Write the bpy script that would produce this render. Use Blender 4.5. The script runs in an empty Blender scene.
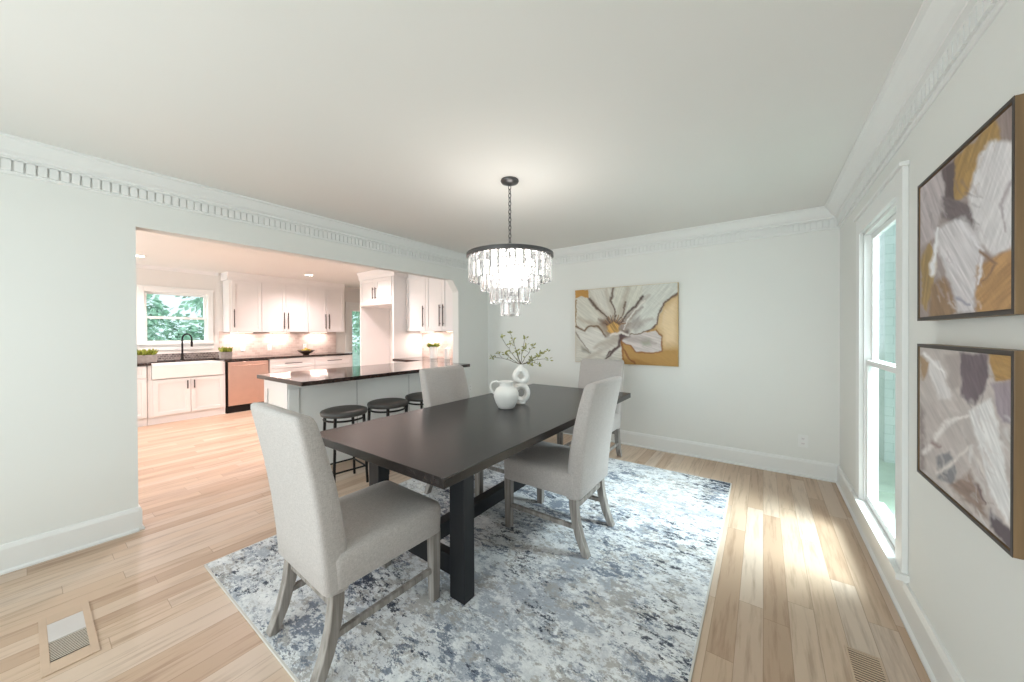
import bpy, bmesh, math, random
import numpy as np
from mathutils import Vector, Matrix
random.seed(7)
SC = bpy.context.scene
COL = SC.collection
PI = math.pi

def s2l(c):
    return tuple(((x/255.0)/12.92 if x/255.0 <= 0.04045 else (((x/255.0)+0.055)/1.055)**2.4) for x in c)

# ---------------------------------------------------------------- camera
F_PX, YAW, PITCH, ROLL, CY, CAM_H = 350.74, 0.62171, -0.00568, -0.00402, 335.11, 1.337
_F = Vector((-math.sin(YAW), math.cos(YAW), 0)); _R = Vector((math.cos(YAW), math.sin(YAW), 0)); _U = Vector((0, 0, 1))
_F2 = _F*math.cos(PITCH) + _U*math.sin(PITCH); _U2 = -_F*math.sin(PITCH) + _U*math.cos(PITCH)
_R3 = _R*math.cos(ROLL) + _U2*math.sin(ROLL); _U3 = -_R*math.sin(ROLL) + _U2*math.cos(ROLL)
cam_data = bpy.data.cameras.new('camera')
cam = bpy.data.objects.new('camera', cam_data); COL.objects.link(cam)
cam_data.sensor_width = 36.0; cam_data.sensor_fit = 'HORIZONTAL'
cam_data.lens = 36.0*F_PX/1024.0
cam_data.shift_y = (CY-341.0)/1024.0
cam_data.clip_start = 0.02
M = Matrix.Identity(4)
for i in range(3):
    M[i][0] = _R3[i]; M[i][1] = _U3[i]; M[i][2] = -_F2[i]
M[2][3] = CAM_H
cam.matrix_world = M
SC.camera = cam

# ---------------------------------------------------------------- world, exposure
SC.view_settings.view_transform = 'Standard'
SC.view_settings.look = 'None'
SC.view_settings.gamma = 1.0
SC.view_settings.use_curve_mapping = False
SC.view_settings.exposure = 0.12
W = bpy.data.worlds.new('sky'); SC.world = W; W.use_nodes = True
bgn = W.node_tree.nodes['Background']
bgn.inputs['Color'].default_value = (0.80, 0.93, 1.0, 1)
bgn.inputs['Strength'].default_value = 1.35

# ---------------------------------------------------------------- daylight, added rear fill and room lights
def area(name, loc, direction, sx, sy, power, color, spread=PI):
    l = bpy.data.lights.new(name, 'AREA'); l.shape = 'RECTANGLE'; l.size = sx; l.size_y = sy
    l.energy = power; l.color = color; l.spread = spread
    o = bpy.data.objects.new(name, l); COL.objects.link(o); o.location = loc
    o.rotation_euler = Vector(direction).to_track_quat('-Z', 'Y').to_euler()
    return o
XL, XR, YB, ZC = -3.479, 0.55, 4.21, 2.44
WY0, WY1, WZ0, WZ1 = 2.50, 3.31, 0.20, 2.00          # right window opening
REAR = -1.6
COOL = (0.90, 0.95, 1.0)
WARM = (1.0, 0.80, 0.78)
area('daylight_right_window', (1.15, 2.9, 1.75), (-1, -0.05, -0.75), 0.9, 1.9, 32, COOL)
area('daylight_high_sky', (1.75, 3.0, 2.75), (-1.45, 0.0, -2.1), 1.3, 0.9, 62, (0.82, 0.93, 1.0), 1.3)
area('rear_fill_light', (-1.45, REAR-0.35, 1.15), (0, 1, 0.22), 3.0, 1.7, 104, (0.93, 0.95, 1.0))  # added fill through an unseen rear window, to brighten the dining room
area('daylight_kitchen_window', (-8.35, 1.5, 2.5), (1, 0, -0.9), 0.9, 0.5, 60, COOL)
area('kitchen_rear_fill', (-5.9, REAR-0.35, 1.35), (0, 1, 0.55), 1.9, 1.0, 125, (1.0, 0.93, 0.93))  # added upward fill for the kitchen ceiling, its window unseen
area('daylight_kitchen_door', (-8.35, 4.95, 2.4), (1, 0, -0.9), 0.8, 0.5, 60, COOL)

# ---------------------------------------------------------------- helpers
def link(name, me, parent=None, loc=(0, 0, 0), rotz=0.0):
    o = bpy.data.objects.new(name, me); COL.objects.link(o)
    if parent: o.parent = parent
    o.location = loc; o.rotation_euler = (0, 0, rotz)
    return o
def tag(o, label=None, cat=None, group=None, kind=None):
    if label: o['label'] = label
    if cat: o['category'] = cat
    if group: o['group'] = group
    if kind: o['kind'] = kind
    return o
def thing(name, label, cat, loc=(0, 0, 0), rotz=0.0, group=None):
    return tag(link(name, None, None, loc, rotz), label, cat, group)

class MB:
    def __init__(s): s.bm = bmesh.new()
    def box(s, x0, x1, y0, y1, z0, z1, mat=None):
        r = bmesh.ops.create_cube(s.bm, size=1.0)
        T = Matrix.Translation(((x0+x1)/2, (y0+y1)/2, (z0+z1)/2)) @ Matrix.Diagonal((abs(x1-x0), abs(y1-y0), abs(z1-z0), 1))
        if mat is not None: T = mat @ T
        bmesh.ops.transform(s.bm, matrix=T, verts=r['verts'])
        return s
    def beam(s, p, q, w, h, up=(0, 0, 1), w2=None, h2=None):
        p = Vector(p); q = Vector(q); d = (q-p).normalized(); u = Vector(up)
        if abs(d.dot(u)) > 0.95: u = Vector((0, 1, 0))
        x = d.cross(u).normalized(); y = x.cross(d).normalized()
        w2 = w2 or w; h2 = h2 or h; vs = []
        for c, a, b in ((p, w, h), (q, w2, h2)):
            for i, j in ((-1, -1), (1, -1), (1, 1), (-1, 1)):
                vs.append(s.bm.verts.new(c + x*(i*a/2) + y*(j*b/2)))
        f = [(0, 1, 2, 3), (7, 6, 5, 4), (0, 4, 5, 1), (1, 5, 6, 2), (2, 6, 7, 3), (3, 7, 4, 0)]
        for q_ in f: s.bm.faces.new([vs[i] for i in q_])
        return s
    def tube(s, pts, r, n=8, closed=False, r_end=None, cap=True):
        pts = [Vector(p) for p in pts]; rings = []; N = len(pts); prev = None
        for i, p in enumerate(pts):
            a = pts[(i-1) % N] if (i > 0 or closed) else p; b = pts[(i+1) % N] if (i < N-1 or closed) else p
            d = (b-a).normalized()
            if prev is None:
                u = Vector((0, 0, 1)) if abs(d.z) < 0.9 else Vector((1, 0, 0))
                x = d.cross(u).normalized()
            else:
                x = (prev - d*prev.dot(d)).normalized()
            prev = x; y = d.cross(x)
            rr = r if r_end is None else r + (r_end-r)*i/(N-1)
            rings.append([s.bm.verts.new(p + (x*math.cos(2*PI*k/n) + y*math.sin(2*PI*k/n))*rr) for k in range(n)])
        for i in range(N if closed else N-1):
            A = rings[i]; B = rings[(i+1) % N]
            for k in range(n):
                s.bm.faces.new((A[k], A[(k+1) % n], B[(k+1) % n], B[k]))
        if not closed and cap:
            s.bm.faces.new(list(reversed(rings[0]))); s.bm.faces.new(rings[-1])
        return s
    def lathe(s, prof, c=(0, 0, 0), n=32, cap=True):
        rings = []
        for r, z in prof:
            if r < 1e-5: rings.append([s.bm.verts.new((c[0], c[1], c[2]+z))])
            else: rings.append([s.bm.verts.new((c[0]+r*math.cos(2*PI*k/n), c[1]+r*math.sin(2*PI*k/n), c[2]+z)) for k in range(n)])
        for A, B in zip(rings, rings[1:]):
            for k in range(n):
                a0, a1 = A[k % len(A)], A[(k+1) % len(A)]; b0, b1 = B[k % len(B)], B[(k+1) % len(B)]
                vs = [a0, a1, b1, b0]; u = []
                for v in vs:
                    if v not in u: u.append(v)
                if len(u) > 2: s.bm.faces.new(u)
        if cap:
            for A in (rings[0], rings[-1]):
                if len(A) > 2: s.bm.faces.new(A)
        return s
    def prism(s, poly, axis, a0, a1):
        # polygon in the plane perpendicular to axis, extruded from a0 to a1
        def P(u, v, t):
            return {'x': (t, u, v), 'y': (u, t, v), 'z': (u, v, t)}[axis]
        A = [s.bm.verts.new(P(u, v, a0)) for u, v in poly]; B = [s.bm.verts.new(P(u, v, a1)) for u, v in poly]
        n = len(poly)
        s.bm.faces.new(A); s.bm.faces.new(list(reversed(B)))
        for k in range(n): s.bm.faces.new((A[k], B[k], B[(k+1) % n], A[(k+1) % n]))
        return s
    def loft(s, rings, cap=True):
        R = [[s.bm.verts.new(p) for p in r] for r in rings]; n = len(R[0])
        for A, B in zip(R, R[1:]):
            for k in range(n): s.bm.faces.new((A[k], A[(k+1) % n], B[(k+1) % n], B[k]))
        if cap: s.bm.faces.new(list(reversed(R[0]))); s.bm.faces.new(R[-1])
        return s
    def leaf(s, c, d, L, w, fold=0.15):
        c = Vector(c); d = Vector(d).normalized(); u = Vector((random.uniform(-1, 1), random.uniform(-1, 1), random.uniform(-1, 1)))
        x = d.cross(u)
        if x.length < 1e-3: x = d.orthogonal()
        x.normalize(); nrm = x.cross(d)
        a = s.bm.verts.new(c); b = s.bm.verts.new(c+d*L*.45+x*w/2+nrm*w*fold); e = s.bm.verts.new(c+d*L); f = s.bm.verts.new(c+d*L*.45-x*w/2+nrm*w*fold)
        m = s.bm.verts.new(c+d*L*.5)
        s.bm.faces.new((a, b, e, m)); s.bm.faces.new((a, m, e, f))
        return s
    def build(s, name, mat, parent=None, bevel=0, seg=2, smooth=False, loc=(0, 0, 0), rotz=0.0, subsurf=0):
        bmesh.ops.recalc_face_normals(s.bm, faces=s.bm.faces[:])
        me = bpy.data.meshes.new(name); s.bm.to_mesh(me); s.bm.free()
        me.materials.append(mat)
        if smooth:
            me.polygons.foreach_set('use_smooth', [True]*len(me.polygons))
        o = link(name, me, parent, loc, rotz)
        if bevel:
            m = o.modifiers.new('bevel', 'BEVEL'); m.width = bevel; m.segments = seg; m.limit_method = 'ANGLE'; m.angle_limit = 0.6
        if subsurf:
            m = o.modifiers.new('sub', 'SUBSURF'); m.levels = subsurf; m.render_levels = subsurf
        return o
def struct(o): o['kind'] = 'structure'; return o
def copy_tree(o, parent=None):
    c = o.copy(); COL.objects.link(c); c.parent = parent
    for ch in [x for x in o.children]: copy_tree(ch, c)
    return c

# ---------------------------------------------------------------- materials
def newmat(name):
    m = bpy.data.materials.new(name); m.use_nodes = True
    return m, m.node_tree.nodes, m.node_tree.links, m.node_tree.nodes['Principled BSDF']
def plain(name, rgb, rough=0.5, metal=0.0, var=0.03, scale=8, bump=0.0, spec=0.5, coat=0.0, bscale=None):
    m, N, L, B = newmat(name)
    c = s2l(rgb)
    tc = N.new('ShaderNodeTexCoord'); no = N.new('ShaderNodeTexNoise'); no.inputs['Scale'].default_value = scale; no.inputs['Detail'].default_value = 4
    L.new(tc.outputs['Object'], no.inputs['Vector'])
    r = N.new('ShaderNodeValToRGB'); r.color_ramp.elements[0].position = .3; r.color_ramp.elements[1].position = .7
    r.color_ramp.elements[0].color = tuple(x*(1-var) for x in c)+(1,); r.color_ramp.elements[1].color = tuple(min(1, x*(1+var)) for x in c)+(1,)
    L.new(no.outputs['Fac'], r.inputs['Fac']); L.new(r.outputs['Color'], B.inputs['Base Color'])
    B.inputs['Roughness'].default_value = rough; B.inputs['Metallic'].default_value = metal
    B.inputs['Specular IOR Level'].default_value = spec; B.inputs['Coat Weight'].default_value = coat
    if bump:
        n2 = N.new('ShaderNodeTexNoise'); n2.inputs['Scale'].default_value = bscale or scale*20; L.new(tc.outputs['Object'], n2.inputs['Vector'])
        b = N.new('ShaderNodeBump'); b.inputs['Strength'].default_value = bump; b.inputs['Distance'].default_value = 0.002
        L.new(n2.outputs['Fac'], b.inputs['Height']); L.new(b.outputs['Normal'], B.inputs['Normal'])
    return m
def emit(name, rgb, strength):
    m, N, L, B = newmat(name)
    B.inputs['Base Color'].default_value = s2l(rgb)+(1,); B.inputs['Emission Color'].default_value = s2l(rgb)+(1,)
    B.inputs['Emission Strength'].default_value = strength
    return m
def math_n(N, L, op, a, b=None, c=None):
    n = N.new('ShaderNodeMath'); n.operation = op
    for i, v in enumerate((a, b, c)):
        if v is None: continue
        if isinstance(v, (int, float)): n.inputs[i].default_value = v
        else: L.new(v, n.inputs[i])
    return n.outputs[0]
def plank_floor():
    m, N, L, B = newmat('oak_planks')
    tc = N.new('ShaderNodeTexCoord'); sp = N.new('ShaderNodeSeparateXYZ'); L.new(tc.outputs['Object'], sp.inputs[0])
    w = 0.098
    xs = math_n(N, L, 'DIVIDE', sp.outputs['X'], w); row = math_n(N, L, 'FLOOR', xs); fx = math_n(N, L, 'FRACT', xs)
    wn = N.new('ShaderNodeTexWhiteNoise'); wn.noise_dimensions = '1D'; L.new(row, wn.inputs['W'])
    off = math_n(N, L, 'MULTIPLY', wn.outputs['Value'], 7.3)
    ys = math_n(N, L, 'ADD', math_n(N, L, 'DIVIDE', sp.outputs['Y'], 1.15), off); brd = math_n(N, L, 'FLOOR', ys); fy = math_n(N, L, 'FRACT', ys)
    cb = N.new('ShaderNodeCombineXYZ'); L.new(row, cb.inputs[0]); L.new(brd, cb.inputs[1])
    w2 = N.new('ShaderNodeTexWhiteNoise'); w2.noise_dimensions = '2D'; L.new(cb.outputs[0], w2.inputs['Vector'])
    ramp = N.new('ShaderNodeValToRGB'); e = ramp.color_ramp.elements
    cols = [(0, (186, 157, 132)), (.25, (198, 170, 145)), (.5, (207, 182, 158)), (.75, (210, 190, 172)), (1, (194, 165, 140))]
    e[0].color = s2l(cols[0][1])+(1,); e[1].color = s2l(cols[-1][1])+(1,)
    for p, c in cols[1:-1]:
        k = e.new(p); k.color = s2l(c)+(1,)
    L.new(w2.outputs['Value'], ramp.inputs['Fac'])
    # grain, stretched along the boards, shifted per board
    mp = N.new('ShaderNodeCombineXYZ')
    L.new(math_n(N, L, 'MULTIPLY', sp.outputs['X'], 22), mp.inputs[0])
    L.new(math_n(N, L, 'MULTIPLY', sp.outputs['Y'], 1.6), mp.inputs[1])
    L.new(math_n(N, L, 'MULTIPLY', w2.outputs['Value'], 40), mp.inputs[2])
    g = N.new('ShaderNodeTexNoise'); g.inputs['Scale'].default_value = 1.6; g.inputs['Detail'].default_value = 6; g.inputs['Roughness'].default_value = .6
    L.new(mp.outputs[0], g.inputs['Vector'])
    gr = N.new('ShaderNodeValToRGB'); gr.color_ramp.elements[0].position = .30; gr.color_ramp.elements[0].color = (.62, .55, .50, 1)
    gr.color_ramp.elements[1].position = .50; gr.color_ramp.elements[1].color = (1, 1, 1, 1)
    L.new(g.outputs['Fac'], gr.inputs['Fac'])
    mx = N.new('ShaderNodeMix'); mx.data_type = 'RGBA'; mx.blend_type = 'MULTIPLY'; mx.inputs['Factor'].default_value = .75
    L.new(ramp.outputs['Color'], mx.inputs['A']); L.new(gr.outputs['Color'], mx.inputs['B'])
    gx = math_n(N, L, 'MINIMUM', fx, math_n(N, L, 'SUBTRACT', 1.0, fx)); gy = math_n(N, L, 'MINIMUM', fy, math_n(N, L, 'SUBTRACT', 1.0, fy))
    lx = math_n(N, L, 'LESS_THAN', gx, 0.013); ly = math_n(N, L, 'LESS_THAN', gy, 0.0012); gap = math_n(N, L, 'MAXIMUM', lx, ly)
    m2 = N.new('ShaderNodeMix'); m2.data_type = 'RGBA'; m2.inputs['B'].default_value = s2l((138, 108, 84))+(1,)
    L.new(math_n(N, L, 'MULTIPLY', gap, .55), m2.inputs['Factor']); L.new(mx.outputs['Result'], m2.inputs['A'])
    L.new(m2.outputs['Result'], B.inputs['Base Color'])
    B.inputs['Roughness'].default_value = .36; B.inputs['Specular IOR Level'].default_value = .45
    return m
def wood(name, c1, c2, rough=.5, axis='Y', sc=1.0, bump=0.1):
    m, N, L, B = newmat(name)
    tc = N.new('ShaderNodeTexCoord'); mp = N.new('ShaderNodeMapping'); L.new(tc.outputs['Object'], mp.inputs[0])
    s = {'X': (1.5, 28, 28), 'Y': (28, 1.5, 28), 'Z': (28, 28, 1.5)}[axis]
    mp.inputs['Scale'].default_value = tuple(v*sc for v in s)
    g = N.new('ShaderNodeTexNoise'); g.inputs['Scale'].default_value = 1.2; g.inputs['Detail'].default_value = 6; L.new(mp.outputs[0], g.inputs['Vector'])
    r = N.new('ShaderNodeValToRGB'); r.color_ramp.elements[0].position = .32; r.color_ramp.elements[1].position = .66
    r.color_ramp.elements[0].color = s2l(c1)+(1,); r.color_ramp.elements[1].color = s2l(c2)+(1,)
    L.new(g.outputs['Fac'], r.inputs['Fac']); L.new(r.outputs['Color'], B.inputs['Base Color'])
    B.inputs['Roughness'].default_value = rough
    b = N.new('ShaderNodeBump'); b.inputs['Strength'].default_value = bump; b.inputs['Distance'].default_value = .002
    L.new(g.outputs['Fac'], b.inputs['Height']); L.new(b.outputs['Normal'], B.inputs['Normal'])
    return m
def linen(name, c1, c2):
    m, N, L, B = newmat(name)
    tc = N.new('ShaderNodeTexCoord')
    outs = []
    for s in ((420, 420, 60), (60, 420, 420), (420, 60, 420)):
        mp = N.new('ShaderNodeMapping'); mp.inputs['Scale'].default_value = s; L.new(tc.outputs['Object'], mp.inputs[0])
        g = N.new('ShaderNodeTexNoise'); g.inputs['Scale'].default_value = 1; g.inputs['Detail'].default_value = 1; L.new(mp.outputs[0], g.inputs['Vector']); outs.append(g.outputs['Fac'])
    a = math_n(N, L, 'ADD', outs[0], outs[1]); a = math_n(N, L, 'ADD', a, outs[2]); a = math_n(N, L, 'DIVIDE', a, 3.0)
    r = N.new('ShaderNodeValToRGB'); r.color_ramp.elements[0].position = .40; r.color_ramp.elements[1].position = .60
    r.color_ramp.elements[0].color = s2l(c1)+(1,); r.color_ramp.elements[1].color = s2l(c2)+(1,)
    L.new(a, r.inputs['Fac']); L.new(r.outputs['Color'], B.inputs['Base Color'])
    B.inputs['Roughness'].default_value = .95; B.inputs['Sheen Weight'].default_value = .3; B.inputs['Specular IOR Level'].default_value = .15
    b = N.new('ShaderNodeBump'); b.inputs['Strength'].default_value = .25; b.inputs['Distance'].default_value = .001
    L.new(a, b.inputs['Height']); L.new(b.outputs['Normal'], B.inputs['Normal'])
    return m
def rug_mat():
    m, N, L, B = newmat('distressed_rug')
    tc = N.new('ShaderNodeTexCoord')
    def noise(scale, detail, rough, dist=0.0, stretch=(1, 1, 1), off=(0, 0, 0)):
        mp = N.new('ShaderNodeMapping'); mp.inputs['Scale'].default_value = stretch; mp.inputs['Location'].default_value = off
        L.new(tc.outputs['Object'], mp.inputs[0])
        g = N.new('ShaderNodeTexNoise'); g.inputs['Scale'].default_value = scale; g.inputs['Detail'].default_value = detail; g.inputs['Roughness'].default_value = rough
        g.inputs['Distortion'].default_value = dist; L.new(mp.outputs[0], g.inputs['Vector']); return g.outputs['Fac']
    def ramp(f, p0, p1, c0, c1):
        r = N.new('ShaderNodeValToRGB'); e = r.color_ramp.elements; e[0].position = p0; e[1].position = p1; e[0].color = c0; e[1].color = c1; L.new(f, r.inputs['Fac']); return r.outputs['Color']
    K = (0, 0, 0, 1); Wt = (1, 1, 1, 1)
    def mix(fac, a, bcol):
        x = N.new('ShaderNodeMix'); x.data_type = 'RGBA'; L.new(fac, x.inputs['Factor']); L.new(a, x.inputs['A']); x.inputs['B'].default_value = s2l(bcol)+(1,); return x.outputs['Result']
    fine = noise(42, 4, .8, 0, (.8, 1.3, 1), (2, 2, 0))
    def patch(scale, off, st, lo, hi, reg_scale, reg_amt, fine_amt, al):
        f = noise(scale, 15, .78, .25, st, off); g = noise(reg_scale, 3, .5, 0, (1, 1, 1), (off[1], off[0], 3))
        v = math_n(N, L, 'ADD', f, math_n(N, L, 'MULTIPLY', math_n(N, L, 'SUBTRACT', g, .5), reg_amt))
        v = math_n(N, L, 'ADD', v, math_n(N, L, 'MULTIPLY', math_n(N, L, 'SUBTRACT', fine, .5), fine_amt))
        return ramp(v, lo, hi, K, (al, al, al, 1))
    base = ramp(noise(14, 8, .8, .3), .36, .60, s2l((206, 208, 212))+(1,), s2l((244, 245, 246))+(1,))
    c = mix(patch(5.0, (3, 1, 0), (1, 1.5, 1), .50, .56, 1.8, .42, .55, .7), base, (150, 158, 172))
    c = mix(patch(8.0, (8, 4, 0), (1, 1.4, 1), .53, .57, 1.5, .42, .6, .7), c, (172, 166, 160))
    c = mix(patch(6.5, (5, 9, 0), (1, 1.8, 1), .57, .60, 2.0, .52, .5, .8), c, (108, 118, 136))
    c = mix(patch(9.0, (1, 19, 0), (1, 2.0, 1), .60, .63, 2.2, .58, .45, .9), c, (58, 64, 78))
    L.new(c, B.inputs['Base Color']); B.inputs['Roughness'].default_value = .95; B.inputs['Specular IOR Level'].default_value = .1
    b = N.new('ShaderNodeBump'); b.inputs['Strength'].default_value = .5; b.inputs['Distance'].default_value = .004
    L.new(noise(130, 2, .5), b.inputs['Height']); L.new(b.outputs['Normal'], B.inputs['Normal'])
    return m
def granite(name, c0, c1, rough=.08):
    m, N, L, B = newmat(name)
    tc = N.new('ShaderNodeTexCoord'); v = N.new('ShaderNodeTexNoise'); v.inputs['Scale'].default_value = 55; v.inputs['Detail'].default_value = 6; v.inputs['Roughness'].default_value = .75
    L.new(tc.outputs['Object'], v.inputs['Vector'])
    r = N.new('ShaderNodeValToRGB'); e = r.color_ramp.elements; e[0].position = .45; e[1].position = .68; e[0].color = s2l(c0)+(1,); e[1].color = s2l(c1)+(1,)
    L.new(v.outputs['Fac'], r.inputs['Fac']); L.new(r.outputs['Color'], B.inputs['Base Color']); B.inputs['Roughness'].default_value = rough
    B.inputs['Specular IOR Level'].default_value = .7
    return m
def tile(name, c0, c1, mortar, sx=.06, sz=.03, axis='x'):
    m, N, L, B = newmat(name)
    tc = N.new('ShaderNodeTexCoord'); sp = N.new('ShaderNodeSeparateXYZ'); L.new(tc.outputs['Object'], sp.inputs[0])
    cb = N.new('ShaderNodeCombineXYZ'); L.new(sp.outputs['Y' if axis == 'x' else 'X'], cb.inputs[0]); L.new(sp.outputs['Z'], cb.inputs[1])
    b = N.new('ShaderNodeTexBrick'); b.inputs['Scale'].default_value = 1; b.inputs['Brick Width'].default_value = sx; b.inputs['Row Height'].default_value = sz
    b.inputs['Mortar Size'].default_value = .0018; b.inputs['Color1'].default_value = s2l(c0)+(1,); b.inputs['Color2'].default_value = s2l(c1)+(1,); b.inputs['Mortar'].default_value = s2l(mortar)+(1,)
    L.new(cb.outputs[0], b.inputs['Vector']); L.new(b.outputs['Color'], B.inputs['Base Color']); B.inputs['Roughness'].default_value = .2
    return m
def glass_pane():
    m, N, L, B = newmat('window_glass')
    out = [n for n in N if n.type == 'OUTPUT_MATERIAL'][0]
    t = N.new('ShaderNodeBsdfTransparent'); t.inputs['Color'].default_value = (.93, .97, .96, 1)
    g = N.new('ShaderNodeBsdfGlossy'); g.inputs['Roughness'].default_value = .02
    lw = N.new('ShaderNodeLayerWeight'); lw.inputs['Blend'].default_value = .25
    x = N.new('ShaderNodeMixShader'); L.new(math_n(N, L, 'MULTIPLY', lw.outputs['Fresnel'], .2), x.inputs[0]); L.new(t.outputs[0], x.inputs[1]); L.new(g.outputs[0], x.inputs[2])
    L.new(x.outputs[0], out.inputs['Surface']); return m
def crystal_mat():
    m, N, L, B = newmat('cut_crystal')
    out = [n for n in N if n.type == 'OUTPUT_MATERIAL'][0]
    g = N.new('ShaderNodeBsdfGlass'); g.inputs['IOR'].default_value = 1.5; g.inputs['Roughness'].default_value = .04
    d = N.new('ShaderNodeBsdfTranslucent'); d.inputs['Color'].default_value = (.95, .97, 1, 1)
    x = N.new('ShaderNodeMixShader'); x.inputs[0].default_value = .10
    L.new(g.outputs[0], x.inputs[1]); L.new(d.outputs[0], x.inputs[2]); L.new(x.outputs[0], out.inputs['Surface']); return m
def painted(name, rough=.6):
    m, N, L, B = newmat(name)
    a = N.new('ShaderNodeAttribute'); a.attribute_name = 'pigment'
    L.new(a.outputs['Color'], B.inputs['Base Color']); B.inputs['Roughness'].default_value = rough
    tc = N.new('ShaderNodeTexCoord'); n2 = N.new('ShaderNodeTexNoise'); n2.inputs['Scale'].default_value = 90; L.new(tc.outputs['Object'], n2.inputs['Vector'])
    b = N.new('ShaderNodeBump'); b.inputs['Strength'].default_value = .2; b.inputs['Distance'].default_value = .002
    L.new(n2.outputs['Fac'], b.inputs['Height']); L.new(b.outputs['Normal'], B.inputs['Normal'])
    return m

M_wall = plain('white_wall_paint', (233, 233, 229), .75, var=.006, scale=2, bump=.05, bscale=180)
M_ceil = plain('ceiling_paint', (236, 234, 230), .85, var=.006, scale=2)
M_trim = plain('white_trim_paint', (237, 237, 235), .35, var=.005)
M_cab = plain('white_cabinet_paint', (238, 235, 234), .35, var=.005)
M_pen = plain('pale_grey_cabinet_paint', (236, 236, 233), .4, var=.005)
M_floor = plank_floor()
M_rug = rug_mat(); M_bind = plain('rug_binding', (214, 210, 204), .9)
M_table = wood('espresso_wood', (27, 24, 24), (50, 44, 43), .27, 'Y', 1.0, .12)
M_tleg = wood('black_wood', (13, 15, 19), (21, 24, 30), .45, 'Z', 1.0, .08)
M_linen = linen('grey_linen', (174, 167, 163), (196, 189, 185))
M_leg = wood('grey_washed_wood', (118, 110, 104), (166, 160, 154), .6, 'Z', 1.4, .2)
M_black = plain('black_metal', (34, 32, 33), .4, metal=.6)
M_seat = plain('grey_brown_stool_leather', (66, 64, 62), .45, var=.08, scale=20)
M_bronze = plain('dark_bronze', (70, 60, 58), .4, metal=.7)
M_steel = plain('brushed_steel', (212, 180, 166), .28, metal=1.0, var=.03)  # pinkish reflection of the floor tinted into the base colour
M_porc = plain('white_fireclay', (240, 238, 236), .15, var=.003)
M_ceram = plain('matte_white_ceramic', (236, 234, 230), .55, var=.01)
M_granite = granite('dark_granite', (26, 20, 19), (92, 70, 62))
M_splash = tile('marble_mosaic', (226, 208, 200), (206, 184, 176), (226, 214, 208), .09, .045)
M_splash_b = tile('marble_mosaic_back', (226, 208, 200), (206, 184, 176), (226, 214, 208), .09, .045, 'y')
M_ledge = tile('granite_mosaic', (150, 140, 136), (96, 88, 86), (190, 182, 178), .04, .03)
M_glass = glass_pane(); M_crys = crystal_mat()
M_ring = plain('dark_pewter', (96, 95, 96), .35, metal=.8)
M_bulb = emit('lamp_bulb', (255, 240, 225), 22)
M_can = emit('recessed_lamp', (255, 236, 222), 14)
M_bar = emit('light_bar', (255, 214, 190), 12)
M_leaf = plain('olive_leaf', (146, 146, 80), .5, var=.35, scale=30)
M_stem = plain('grey_twig', (94, 84, 62), .7)
M_succ = plain('green_succulent', (150, 160, 70), .5, var=.35, scale=40)
M_conc = plain('grey_concrete', (158, 150, 144), .8, var=.12, scale=30)
M_bowl = plain('dark_walnut', (62, 42, 36), .4, var=.15)
M_fruit = plain('yellow_green_fruit', (176, 160, 70), .4, var=.2)
M_gold = wood('gold_wood_frame', (112, 88, 60), (142, 114, 80), .45, 'Z', .8, .1)
M_dkframe = plain('dark_frame_edge', (58, 48, 44), .5)
M_paint = painted('brushed_canvas')
M_goldedge = plain('gold_canvas_edge', (196, 160, 96), .35, metal=.3)
M_reg = plain('cream_register_metal', (206, 194, 178), .45); M_regw = plain('oak_register_wood', (200, 174, 150), .45, var=.06)
M_plate = plain('pale_register_plate', (206, 200, 196), .45)
M_dark = plain('dark_void', (40, 34, 30), .9)
M_brick = tile('white_painted_brick', (214, 224, 220), (200, 214, 209), (150, 174, 165), .26, .10, 'y')
M_fol = plain('tree_foliage', (182, 216, 192), .6, var=.5, scale=3); M_bark = plain('tree_bark', (92, 80, 70), .9)
M_grass = plain('lawn', (164, 182, 164), .9, var=.2, scale=3)
M_pinkwall = plain('kitchen_wall_paint', (232, 228, 224), .75, var=.005)

# ================================================================ SETTING
b = MB(); b.box(-8.2, XR+.15, REAR-.15, 5.9, -.10, 0); struct(b.build('floor', M_floor))
b = MB(); b.box(-8.2, XR+.15, REAR-.15, 5.9, ZC, ZC+.12); struct(b.build('ceiling', M_ceil))
# left wall with the wide opening to the kitchen
OY0, OY1, OZ, LW = 0.4545, 3.566, 2.075, .115
b = MB()
b.box(XL-LW, XL, REAR, OY0, 0, ZC); b.box(XL-LW, XL, OY1, YB, 0, ZC)
b.box(XL-LW, XL, OY0, OY1, OZ, ZC)
b.prism([(OY1-.115, OZ), (OY1, OZ), (OY1, OZ-.15)], 'x', XL-LW, XL)
struct(b.build('wall_left', M_wall))
b = MB(); b.box(XL-LW, XR+.15, YB, YB+.12, 0, ZC); struct(b.build('wall_back', M_wall))
b = MB()
b.box(XR, XR+.07, REAR, WY0, 0, ZC); b.box(XR, XR+.07, WY1, YB+.12, 0, ZC)
b.box(XR, XR+.07, WY0, WY1, 0, WZ0); b.box(XR, XR+.07, WY0, WY1, WZ1, ZC)
struct(b.build('wall_right', M_wall))
RW = (-2.9, -.1, .45, 2.05)
b = MB()
KR = (-6.9, -4.9, .95, 2.1)
b.box(-8.2, KR[0], REAR-.15, REAR, 0, ZC); b.box(KR[1], RW[0], REAR-.15, REAR, 0, ZC); b.box(KR[0], KR[1], REAR-.15, REAR, 0, KR[2]); b.box(KR[0], KR[1], REAR-.15, REAR, KR[3], ZC)
b.box(RW[1], XR+.15, REAR-.15, REAR, 0, ZC)
b.box(RW[0], RW[1], REAR-.15, REAR, 0, RW[2]); b.box(RW[0], RW[1], REAR-.15, REAR, RW[3], ZC)
struct(b.build('wall_rear', M_wall))
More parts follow.
